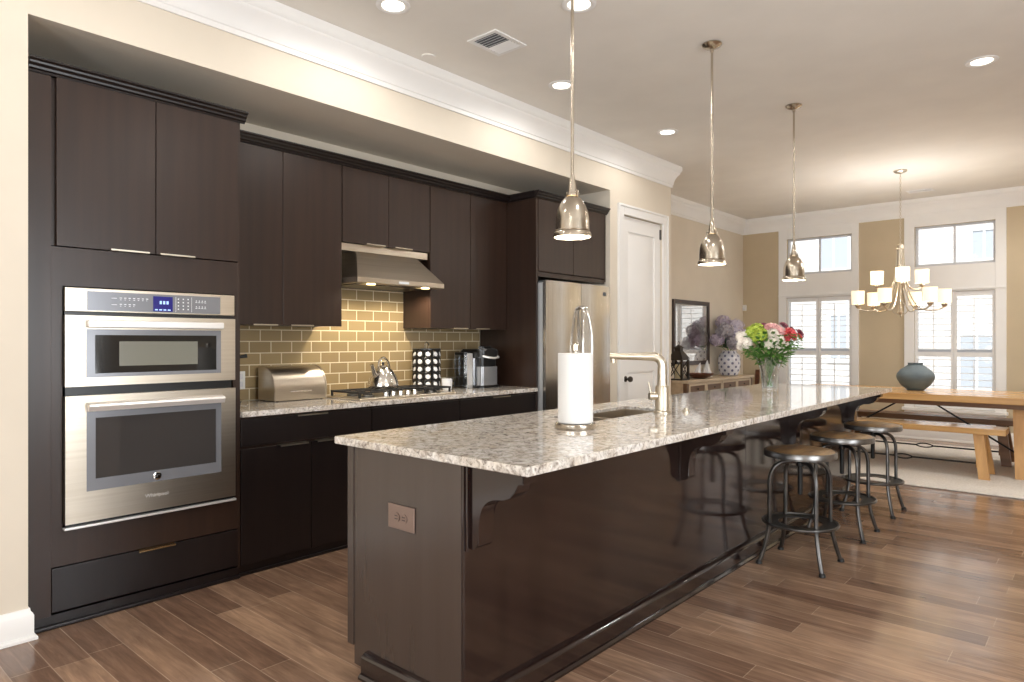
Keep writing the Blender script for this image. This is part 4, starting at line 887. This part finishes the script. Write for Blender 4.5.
# ================================================================== BAR STOOLS
def bar_stool(x, y, label):
    t = thing('bar_stool', label, 'stool', (x, y, 0), group='round industrial bar stools along the island'); o = t.location
    MB(o).lathe([(.0, .628), (.186, .628), (.188, .632), (.188, .652), (.178, .659), (0, .660)], (x, y, 0), 48).build('seat', 'seat_wood', t)
    MB(o).lathe([(.1885, .622), (.196, .622), (.199, .626), (.199, .650), (.196, .655), (.1885, .655), (.1885, .622)], (x, y, 0), 48, False, False).lathe([(0, .619), (.196, .619), (.196, .6215), (.19, .6275), (0, .6275)], (x, y, 0), 48).build('seat_rim', 'rim_metal', t)
    MB(o).lathe([(.055, .618), (.055, .606), (.022, .600), (.022, .565), (.014, .56), (.014, .40), (.010, .395), (0, .394)], (x, y, 0), 20).build('spindle', 'iron_black', t)
    for k in range(4):
        th = PI / 4 + k * PI / 2; u = Vector((math.cos(th), math.sin(th), 0)); B = Vector((x, y, 0))
        pts = [B + u * .024 + Vector((0, 0, .588)), B + u * .06 + Vector((0, 0, .590))] + bez(B + u * .09 + Vector((0, 0, .588)), B + u * .15 + Vector((0, 0, .58)), B + u * .178 + Vector((0, 0, .54)), B + u * .182 + Vector((0, 0, .47)), 8)
        pts += [B + u * .183 + Vector((0, 0, .36)), B + u * .184 + Vector((0, 0, .25))] + bez(B + u * .186 + Vector((0, 0, .22)), B + u * .19 + Vector((0, 0, .17)), B + u * .215 + Vector((0, 0, .08)), B + u * .243 + Vector((0, 0, .012)), 6)
        l = MB(o).tube(pts, .0118, 10).build('leg', 'gunmetal', t)
        c = B + u * .246; MB(o).lathe([(.018, .0005), (.02, .003), (.017, .014), (.012, .022), (0, .022)], (c.x, c.y, 0), 14).build('foot', 'iron_black', l)
    MB(o).ring((x, y, .236), .203, .0085, 48, 8).build('footrest_ring', 'gunmetal', t)
    MB(o).lathe([(.120, .232), (.120, .237), (.2005, .237), (.2005, .232), (.120, .232)], (x, y, 0), 48, False, False).build('footrest_plate', 'iron_black', t)
    return t
bar_stool(-1.345, 4.06, 'round wooden-seat metal bar stool nearest the outlet end of the island'); bar_stool(-1.345, 4.885, 'round wooden-seat metal bar stool in the middle of the three at the island'); bar_stool(-1.345, 5.68, 'round wooden-seat metal bar stool closest to the dining table and rug')

# ================================================================== DINING AREA
tag(MB((-1.5, 8.3, 0)).box(-3.3, 0.55, 6.86, 9.75, .0008, .013, .005).build('area_rug', 'rug_wool'), 'pale grey wool rug under the dining table and benches', 'rug')
ZR = .0135
def splay_leg(m, xb, yb, xt, yt, zt, w, d):
    """slanted square leg from floor point to top point"""
    b = [(xb - w / 2, yb - d / 2, ZR), (xb + w / 2, yb - d / 2, ZR), (xb + w / 2, yb + d / 2, ZR), (xb - w / 2, yb + d / 2, ZR)]
    p = [(xt - w / 2, yt - d / 2, zt), (xt + w / 2, yt - d / 2, zt), (xt + w / 2, yt + d / 2, zt), (xt - w / 2, yt + d / 2, zt)]
    return m.hull(b, p)
tx0, tx1, ty0, ty1 = -2.72, -.28, 7.70, 8.72
t = thing('dining_table', 'long pine trestle dining table with iron braces beneath the chandelier', 'table', (-1.53, 8.21, ZR)); o = t.location
MB(o).box(tx0, tx1, ty0, ty1, .70, .766, .006).build('table_top', 'table_pine', t)
MB(o).box(tx0 + .22, tx1 - .22, ty0 + .09, ty0 + .13, .652, .6995, .002).box(tx0 + .22, tx1 - .22, ty1 - .13, ty1 - .09, .652, .6995, .002).box(tx0 + .22, tx0 + .26, ty0 + .13, ty1 - .13, .652, .6995).box(tx1 - .26, tx1 - .22, ty0 + .13, ty1 - .13, .652, .6995).build('apron', 'bench_dark', t)
for xb, xt in ((-.585, -.61), (-2.475, -2.45)):
    for yb, yt in ((7.80, 7.90), (8.62, 8.52)):
        splay_leg(MB(o), xb, yb, xt, yt, .6515, .12, .10).build('leg', 'table_leg_pine', t)
    MB(o).box(xb - .03, xb + .03, 7.86, 8.56, .12, .20, .003).box(xt - .05, xt + .05, 7.84, 8.58, .60, .651, .003).build('trestle_rail', 'table_leg_pine', t)
for xm, xe in ((-1.385, -.63), (-1.675, -2.43)):
    MB(o).tube([(xm, 8.21, .70), (xm, 8.21, .655), (xe, 8.21, .165)], .009, 8).build('brace_rod', 'iron_black', t)
MB(o).box(-1.70, -1.36, 8.17, 8.25, .690, .6995).build('brace_plate', 'iron_black', t)
def bench(y0, y1, x0, x1, top, label, m='table_pine'):
    zt = top; t = thing('dining_bench', label, 'bench', ((x0 + x1) / 2, (y0 + y1) / 2, ZR)); o = t.location
    MB(o).box(x0, x1, y0, y1, zt - .055, zt, .005).build('seat', m, t); ym = (y0 + y1) / 2
    for xs, xo in ((x1 - .20, .045), (x0 + .20, -.045)):
        for s in (-1, 1):
            splay_leg(MB(o), xs + xo, ym + s * .19, xs - xo * .2, ym + s * .10, zt - .0555, .085, .06).build('leg', 'table_leg_pine' if m == 'table_pine' else m, t)
        MB(o).box(xs - .035, xs + .045, ym - .075, ym + .075, .10, .16, .002).build('leg_rail', 'table_leg_pine' if m == 'table_pine' else m, t)
    xm = (x0 + x1) / 2
    MB(o).tube([(x0 + .2, ym, .128), (xm - .07, ym, .128)], .0085, 8).tube([(xm + .07, ym, .128), (x1 - .2, ym, .128)], .0085, 8).build('stretcher_rod', 'iron_black', t)
    b = MB(o)
    for s in (-1, 1): b.tube(bez((xm - .085, ym, .128), (xm - .04, ym + s * .0, .128 + s * .028), (xm + .04, ym, .128 + s * .028), (xm + .085, ym, .128), 10), .007, 8)
    b.build('turnbuckle', 'iron_black', t)
bench(7.58, 7.90, -2.41, -.70, .475, 'pine dining bench on the near side of the table')
bench(8.53, 8.85, -2.45, -.62, .475, 'pine dining bench on the window side of the table', 'bench_dark')
t = tag(MB((-1.545, 8.27, .7665)).lathe([(.075, .7665), (.088, .776), (.138, .82), (.173, .88), (.18, .91), (.174, .94), (.140, .985), (.086, 1.025), (.068, 1.036), (.070, 1.05), (.077, 1.056), (.068, 1.055), (.058, 1.035), (.0, 1.02)], (-1.545, 8.27, 0), 48, True, False).build('pottery_vase', 'pottery_teal'),
        'wide squat blue-grey pottery vase on the dining table', 'vase')

# console table against the dining wall
cx0_, cx1_, ky0, ky1, kz = XL + .012, -3.868, 7.628, 9.668, .80
t = thing('console_table', 'weathered wood console table with small drawers against the dining wall', 'console table', ((cx0_ + cx1_) / 2, (ky0 + ky1) / 2, 0)); o = t.location
MB(o).box(cx0_, cx1_ + .015, ky0 - .015, ky1 + .015, kz - .035, kz, .004).build('top', 'console_wood', t)
MB(o).box(cx0_ + .01, cx1_ - .022, ky0 + .051, ky1 - .051, kz - .19, kz - .036).box(cx0_ + .051, cx1_ - .06, ky0 + .01, ky0 + .05, kz - .19, kz - .036).box(cx0_ + .051, cx1_ - .06, ky1 - .05, ky1 - .01, kz - .19, kz - .036).build('drawer_case', 'console_wood', t)
for x in (cx0_ + .025, cx1_ - .03):
    for y in (ky0 + .025, ky1 - .025): MB(o).box(x - .025, x + .025, y - .0255, y + .0255, .001, kz - .0355, .003).build('leg', 'console_brown', t)
for k in range(4):
    a = ky0 + .06 + k * (ky1 - ky0 - .12) / 4; b = a + (ky1 - ky0 - .12) / 4 - .012
    d = frame_panel(MB(o), cx1_ - .0215, cx1_ - .002, a, b, kz - .18, kz - .045, a + .03, b - .03, kz - .155, kz - .07).box(cx1_ - .0215, cx1_ - .010, a + .03, b - .03, kz - .155, kz - .07).build('drawer', 'console_wood', t)
    MB(o).box(cx1_ - .0098, cx1_ - .0088, a + .032, b - .032, kz - .153, kz - .072).build('drawer_face', 'console_brown', d)
    MB(o).ball((cx1_ + .002, (a + b) / 2, kz - .112), .012, .8, 1, 1, 12, 8).build('knob', 'bronze_dark', d)
MB(o).box(cx0_ + .02, cx1_ - .02, ky0 + .051, ky1 - .051, .16, .185, .003).build('lower_shelf', 'console_wood', t)
# lantern
t = thing('lantern', 'dark bronze candle lantern at the near end of the console table', 'lantern', (-4.04, 7.74, kz)); o = t.location; lx, ly, lz = o; e = .085
MB(o).box(lx - .10, lx + .10, ly - .10, ly + .10, lz + .0005, lz + .018, .004).build('base', 'bronze_dark', t)
f = MB(o)
for sx in (-1, 1):
    for sy in (-1, 1): f.box(lx + sx * e - .013, lx + sx * e + .013, ly + sy * e - .013, ly + sy * e + .013, lz + .0185, lz + .26)
for s in (-1, 1):
    f.box(lx + s * e - .006, lx + s * e + .006, ly - e, ly + e, lz + .25, lz + .268); f.box(lx - e, lx + e, ly + s * e - .006, ly + s * e + .006, lz + .25, lz + .268)
    for q in (-1, 1):
        f.tube([(lx + s * e, ly - q * e, lz + .02), (lx + s * e, ly + q * e, lz + .25)], .0062, 6); f.tube([(lx - q * e, ly + s * e, lz + .02), (lx + q * e, ly + s * e, lz + .25)], .0062, 6)
f.build('cage', 'bronze_dark', t)
MB(o).hull([(lx - .105, ly - .105, lz + .2685), (lx + .105, ly - .105, lz + .2685), (lx + .105, ly + .105, lz + .2685), (lx - .105, ly + .105, lz + .2685)], [(lx - .04, ly - .04, lz + .365), (lx + .04, ly - .04, lz + .365), (lx + .04, ly + .04, lz + .365), (lx - .04, ly + .04, lz + .365)]).box(lx - .038, lx + .038, ly - .038, ly + .038, lz + .3655, lz + .40).hull([(lx - .055, ly - .055, lz + .4005), (lx + .055, ly - .055, lz + .4005), (lx + .055, ly + .055, lz + .4005), (lx - .055, ly + .055, lz + .4005)], [(lx - .01, ly - .01, lz + .44), (lx + .01, ly - .01, lz + .44), (lx + .01, ly + .01, lz + .44), (lx - .01, ly + .01, lz + .44)]).build('roof', 'bronze_dark', t)
MB(o).ring((lx, ly, lz + .462), .022, .004, 20, 6, 'x').build('ring_handle', 'bronze_dark', t)
tag(MB((lx, ly, lz + .0185)).lathe([(.048, lz + .0185), (.048, lz + .19), (.042, lz + .194), (0, lz + .19)], (lx, ly, 0), 24).build('candle', 'candle_cream'), 'cream pillar candle inside the bronze lantern', 'candle')
# bowl with white pieces, patterned jar, picture
bx, by = -4.01, 8.27
tag(MB((bx, by, kz)).lathe([(.07, kz + .0005), (.10, kz + .012), (.155, kz + .04), (.175, kz + .065), (.168, kz + .066), (.145, kz + .045), (.09, kz + .02), (0, kz + .018)], (bx, by, 0), 40, True, False, 1.0, 1.15).build('wooden_bowl', 'bowl_wood'), 'shallow dark wooden bowl on the console table', 'bowl')
def shell(x, y, rz, sc, label):
    b = MB((x, y, kz + .0005)); n = 14
    rings = []
    for i in range(7):
        tt = i / 6; rings.append([(x + sc * (.055 * (1 - tt) + .004) * math.cos(2 * PI * k / n) * (1 + .10 * math.cos(7 * 2 * PI * k / n)) + sc * .05 * tt * tt * math.cos(rz), y + sc * (.055 * (1 - tt) + .004) * math.sin(2 * PI * k / n) * (1 + .10 * math.cos(7 * 2 * PI * k / n)) + sc * .05 * tt * tt * math.sin(rz), kz + .001 + sc * .17 * tt) for k in range(n)])
    for a, c in zip(rings, rings[1:]): 
        A = [b._v(p) for p in a]; C = [b._v(p) for p in c]
        for k in range(n): b.bm.faces.new([A[k], A[(k + 1) % n], C[(k + 1) % n], C[k]])
    bmesh.ops.remove_doubles(b.bm, verts=b.bm.verts[:], dist=1e-5)
    tag(b.build('shell_ornament', 'ceramic_white'), label, 'ornament')
shell(-4.15, 8.47, 1.2, 1.15, 'white pointed shell ornament directly behind the wooden bowl'); shell(-4.15, 8.76, 1.9, 1.3, 'taller white pointed shell ornament between the wooden bowl and patterned jar')
jx, jy = -4.04, 9.245
tag(MB((jx, jy, kz + .0005)).lathe([(.10, kz + .0005), (.118, kz + .01), (.145, kz + .07), (.156, kz + .16), (.152, kz + .25), (.135, kz + .30), (.105, kz + .33), (.10, kz + .345), (.105, kz + .355), (.095, kz + .355), (.088, kz + .33), (0, kz + .30)], (jx, jy, 0), 48, True, False).build('ginger_jar', 'patterned_ceramic'), 'white jar with dark blue dot pattern on the console table', 'jar')
# flower heads
def bloom_mesh(name, r, m, florets, seed, size=.02, flat=.85):
    """rounded head made of many four-petal florets standing off a small core"""
    rnd = random.Random(seed); b = MB(); b.ball((0, 0, 0), r * .55, 1, 1, flat, 8, 6)
    for i in range(florets):
        z = 1 - 2 * (i + .5) / florets; a = i * 2.39996; q = math.sqrt(1 - z * z); n = Vector((q * math.cos(a), q * math.sin(a), z)); k0 = rnd.uniform(.80, 1.04)
        n = (n + Vector((rnd.uniform(-.35, .35), rnd.uniform(-.35, .35), rnd.uniform(-.35, .35)))).normalized()
        c = Vector((q * math.cos(a) * r, q * math.sin(a) * r, z * r * flat)) * k0
        u = n.orthogonal().normalized(); v = n.cross(u); ro = rnd.uniform(0, PI)
        for k in range(4):
            t = ro + k * PI / 2; d = u * math.cos(t) + v * math.sin(t); e = n.cross(d)
            b.face([c, c + d * size * .6 + e * size * .45 + n * size * .25, c + d * size * 1.05 + n * size * .3, c + d * size * .6 - e * size * .45 + n * size * .25])
    return b.build(name, m, smooth=False, recalc=False)
def daisy_mesh(name, r, m, petals=16, layers=2, seed=1, core='bloom_lime'):
    b = MB(); rnd = random.Random(seed)
    for l in range(layers):
        for k in range(petals):
            a = 2 * PI * (k + .5 * l) / petals; d = Vector((math.cos(a), math.sin(a), 0)); e = Vector((-d.y, d.x, 0)); R = r * (1 - .22 * l) * rnd.uniform(.92, 1.05); up = .10 + .32 * l; w = r * .20
            b.face([d * r * .1, d * R * .5 + e * w + Vector((0, 0, R * up * .6)), d * R + e * w * .6 + Vector((0, 0, R * up)), d * R - e * w * .6 + Vector((0, 0, R * up)), d * R * .5 - e * w + Vector((0, 0, R * up * .6))])
    b.ball((0, 0, r * .08), r * .26, 1, 1, .6, 10, 6)
    return b.build(name, m, smooth=False, recalc=False)
def ruffle_mesh(name, r, m, seed=1):
    """carnation-like head: cups of rounded ruffled petals"""
    b = MB(); rnd = random.Random(seed)
    for l, (np_, R, el) in enumerate(((9, 1.0, .15), (8, .92, .45), (7, .8, .8), (5, .6, 1.1), (4, .4, 1.35))):
        for k in range(np_):
            a = 2 * PI * (k + .5 * l + rnd.uniform(-.15, .15)) / np_; d = Vector((math.cos(a) * math.cos(el), math.sin(a) * math.cos(el), math.sin(el))); e = Vector((-math.sin(a), math.cos(a), 0)); n = d.cross(e) * -1
            w = r * .36; q = R * r; base = Vector((0, 0, .04 * r * l))
            top = [base + d * q * (.93 + (.09 if j % 2 else -.02)) + e * w * (-1 + 2 * j / 6) * (1 if 0 < j < 6 else .8) + n * r * .10 * (1 if j % 2 else -1) for j in range(7)]
            b.face([base, base + d * q * .5 - e * w * .7] + top + [base + d * q * .5 + e * w * .7])
    return b.build(name, m, smooth=False, recalc=False)
def stem_between(a, b, parent, name='stem', r=.0035, m='stem_green', bend=.0):
    a, b = Vector(a), Vector(b); mid = (a + b) / 2 + Vector((0, 0, bend)); q = MB()
    q.tube([a, mid * .5 + a * .5, mid, mid * .5 + b * .5, b], r, 6); o = q.build(name, m, parent); return o
def leaf_pts(q, c, d, ln, w, up):
    d = d.normalized(); e = d.cross(Vector((0, 0, 1))); e = e.normalized() if e.length > 1e-3 else Vector((1, 0, 0)); n = e.cross(d)
    q.face([c, c + d * ln * .35 + e * w + n * up * .3, c + d * ln * .75 + e * w * .7 + n * up * .1, c + d * ln - n * up, c + d * ln * .75 - e * w * .7 + n * up * .1, c + d * ln * .35 - e * w + n * up * .3])
# hydrangeas in the jar
rnd = random.Random(11)
kinds = {'l': ('bloom_lilac', 'pale lilac hydrangea head in the patterned jar'), 'g': ('bloom_grey', 'grey-violet hydrangea head in the patterned jar'), 'm': ('bloom_mauve', 'mauve hydrangea head in the patterned jar')}
protos = {}
for x, y, z, r, k in ((.08, -.06, .16, .10, 'l'), (.10, .10, .08, .095, 'l'), (.04, -.19, .20, .10, 'g'), (-.02, .16, .22, .10, 'g'), (.09, .0, .26, .085, 'l'), (.13, -.16, .06, .085, 'g'), (.11, .20, .14, .08, 'm'), (-.05, -.05, .30, .09, 'm'), (-.09, .05, .14, .10, 'g'), (.02, .26, .10, .075, 'l'), (-.06, -.20, .10, .085, 'm'), (.15, .04, .16, .075, 'm')):
    x = max(-.065, min(x * 1.2, .19)); y *= 1.3; z *= 1.25; r *= 1.15; hz = kz + .385 + z
    t = thing('hydrangea_flower', kinds[k][1], 'flower', (jx + x, jy + y, hz), 0, {'l': 'pale lilac hydrangeas in the jar', 'g': 'grey-violet hydrangeas in the jar', 'm': 'mauve hydrangeas in the jar'}[k])
    if k not in protos: b = bloom_mesh('bloom', .09, kinds[k][0], 80, ord(k), .024); protos[k] = b
    else: b = protos[k].copy(); COL.objects.link(b)
    b.parent = t; b.scale = (r / .09,) * 3; b.rotation_euler = (rnd.uniform(-.4, .4), rnd.uniform(-.4, .4), rnd.uniform(0, 6))
    stem_between((0, 0, -r * .5), Vector((jx + x * .2, jy + y * .2, kz + .345)) - t.location, t)
q = MB((jx, jy, kz + .36)); 
for k in range(16):
    a = k * 2.4; d = Vector((math.cos(a), math.sin(a), .35 + .3 * (k % 3))); leaf_pts(q, Vector((jx, jy, kz + .37)) + d * .05, d, .16 if math.cos(a) > -.3 else .11, .035, .02)
tag(q.build('hydrangea_leaves', 'leaf_dark', smooth=False, recalc=False), 'dark green leaves under the hydrangea heads in the jar', 'foliage', kind='stuff')
# framed picture
t = thing('framed_picture', 'dark framed picture with wide cream mat on the dining wall', 'picture', (XL, 8.45, 1.0)); o = t.location; fy0, fy1, fz0, fz1 = 7.925, 8.98, .965, 1.835
frame_panel(MB(o), XL + .001, XL + .028, fy0, fy1, fz0, fz1, fy0 + .055, fy1 - .055, fz0 + .055, fz1 - .055, .004).build('frame', 'frame_brown', t)
MB(o).box(XL + .001, XL + .008, fy0 + .056, fy1 - .056, fz0 + .056, fz1 - .056).build('mat_board', 'mat_board', t)
MB(o).box(XL + .0082, XL + .0095, fy0 + .13, fy1 - .13, fz0 + .17, fz1 - .075).build('print', 'reflection_print', t)  # carries the reflection painted as colour
MB(o).box(XL + .012, XL + .0135, fy0 + .056, fy1 - .056, fz0 + .056, fz1 - .056).build('glazing', 'picture_glass', t)
# thin dark wooden object past the console end
tag(MB((-3.95, 10.0, 0)).hull([(-3.98, 9.93, .001), (-3.92, 9.93, .001), (-3.92, 9.955, .001), (-3.98, 9.955, .001)], [(-3.98, 10.045, .86), (-3.92, 10.045, .86), (-3.92, 10.07, .86), (-3.98, 10.07, .86)]).build('leaning_board', 'bowl_wood'), 'narrow dark reddish wooden board leaning past the far end of the console', 'board')

# ================================================================== BOUQUET ON THE ISLAND
vx, vy, vz = -1.865, 4.975, .9105
t = thing('flower_vase', 'tall flared clear glass vase holding the bouquet on the island', 'vase', (vx, vy, vz)); o = t.location
vp = [(.050, vz), (.053, vz + .004), (.053, vz + .03), (.056, vz + .09), (.068, vz + .17), (.088, vz + .235), (.100, vz + .262)]
vi = [(.097, vz + .262), (.084, vz + .235), (.064, vz + .17), (.051, vz + .09), (.046, vz + .035), (0, vz + .03)]
MB(o).lathe(vp + vi, (vx, vy, 0), 40, True, False).build('glass_body', 'vase_glass', t)
q = MB(o)
for k in range(14):
    a = 2 * PI * k / 14
    q.tube([(vx + (r + .001) * math.cos(a + .25 * i), vy + (r + .001) * math.sin(a + .25 * i), z) for i, (r, z) in enumerate(vp[2:])], .0028, 5)
q.build('cut_ridges', 'vase_glass', t)
rnd = random.Random(5); R_ = Vector((.7498, .6617, 0)); Fw = Vector((-.6617, .7498, 0))
protos = {}
def flower(kind, sx, sz, sd, tilt=.5, sc=1.0):
    """sx along the view's horizontal, sd depth, sz height above the counter; metres"""
    p = Vector((vx, vy, vz + sz)) + R_ * sx + Fw * sd
    lab = {'lime': ('lime green pompom flower in the island bouquet', 'lime green flowers in the bouquet'), 'white': ('white daisy-like flower in the island bouquet', 'white daisies in the bouquet'),
           'red': ('coral red ruffled flower in the island bouquet', 'coral red flowers in the bouquet'), 'pink': ('pale pink ruffled flower in the island bouquet', 'pale pink flowers in the bouquet'),
           'plum': ('dark plum ruffled flower in the island bouquet', 'plum flowers in the bouquet'), 'cream': ('large creamy white pompom flower in the island bouquet', 'creamy white flowers in the bouquet')}[kind]
    t = thing('bouquet_flower', lab[0], 'flower', p, 0, lab[1])
    if kind not in protos:
        protos[kind] = {'lime': lambda: bloom_mesh('bloom', .05, 'bloom_lime', 70, 3, .02), 'white': lambda: daisy_mesh('bloom', .042, 'bloom_white'), 'red': lambda: ruffle_mesh('bloom', .045, 'bloom_red', 2),
                        'pink': lambda: ruffle_mesh('bloom', .045, 'bloom_pink', 3), 'plum': lambda: ruffle_mesh('bloom', .04, 'bloom_plum', 4), 'cream': lambda: bloom_mesh('bloom', .05, 'bloom_white', 60, 8, .022)}[kind]()
        b = protos[kind]
    else: b = protos[kind].copy(); COL.objects.link(b)
    b.parent = t; b.scale = (sc,) * 3
    d = Vector((p.x - vx, p.y - vy, .16)) - Fw * .10; d.normalize(); b.rotation_euler = d.to_track_quat('Z', 'Y').to_euler()
    h = Vector((vx, vy, vz)) + (R_ * sx + Fw * sd) * .28 + Vector((0, 0, .27)); f2 = Vector((vx, vy, vz)) - (R_ * sx + Fw * sd) * .1 + Vector((0, 0, .045))
    MB().tube([Vector((0, 0, 0)) - d * .01, (h - p) * .5 - Vector((0, 0, .02)), h - p, f2 - p], .0028, 6).build('stem', 'stem_green', t)
for a in (('lime', -.10, .465, -.02, .5, .85), ('lime', -.14, .445, -.02, .5, .8), ('lime', -.095, .425, -.08, .5, .85), ('lime', -.135, .405, -.06, .5, .6), ('cream', -.21, .41, .0, .5, .75), ('cream', -.185, .37, -.04, .5, .8), ('cream', -.205, .345, .02, .5, .6), ('white', -.215, .38, -.04, .5, .9),
          ('white', -.03, .365, -.13, .5, 1.0), ('white', .015, .355, -.12), ('white', -.055, .35, -.12, .5, .85), ('white', .065, .37, -.10, .5, .9), ('pink', .0, .47, -.02, .5, 1.1), ('pink', .035, .445, -.07, .5, 1.1), ('cream', -.01, .43, -.09, .5, .75), ('pink', .06, .475, .05), ('white', .03, .40, -.11, .5, .9),
          ('red', .115, .425, -.08, .5, 1.25), ('red', .08, .40, -.09, .5, .8), ('plum', -.04, .485, .02, .5, .9), ('plum', .10, .485, .0, .5, 1.0), ('plum', .205, .43, -.02, .5, 1.05), ('plum', .175, .455, .04, .5, .9), ('red', .19, .41, -.05, .5, .7), ('white', .155, .40, -.05, .5, .8),
          ('lime', .02, .45, .14, .5, 1.0), ('cream', -.09, .43, .14), ('pink', .12, .42, .16), ('white', .0, .38, .18), ('red', -.12, .40, .15, .5, .9)): flower(*a)
q = MB((vx, vy, vz + .28))
for k in range(420):
    a = rnd.uniform(0, 2 * PI); zz = vz + .20 + rnd.uniform(0, .23); rr_ = (.05 + .13 * min(1, (zz - vz - .20) / .11)) * math.sqrt(rnd.uniform(.1, 1))
    c = Vector((vx + rr_ * math.cos(a), vy + rr_ * math.sin(a), zz)); d = Vector((math.cos(a), math.sin(a), rnd.uniform(-.3, .9))); leaf_pts(q, c, d, rnd.uniform(.04, .075), rnd.uniform(.009, .016), .012)
for k in range(26):
    a = rnd.uniform(0, 2 * PI); zz = rnd.uniform(.05, .24); r0 = .012 + .03 * rnd.random(); d = Vector((math.cos(a), math.sin(a), 1.2)); leaf_pts(q, Vector((vx + r0 * .4 * math.cos(a), vy + r0 * .4 * math.sin(a), vz + zz)), d, .045, .007, .004)
tag(q.build('bouquet_greenery', 'leaf_green', smooth=False, recalc=False), 'green leaves and filler stems of the island bouquet', 'foliage', kind='stuff')
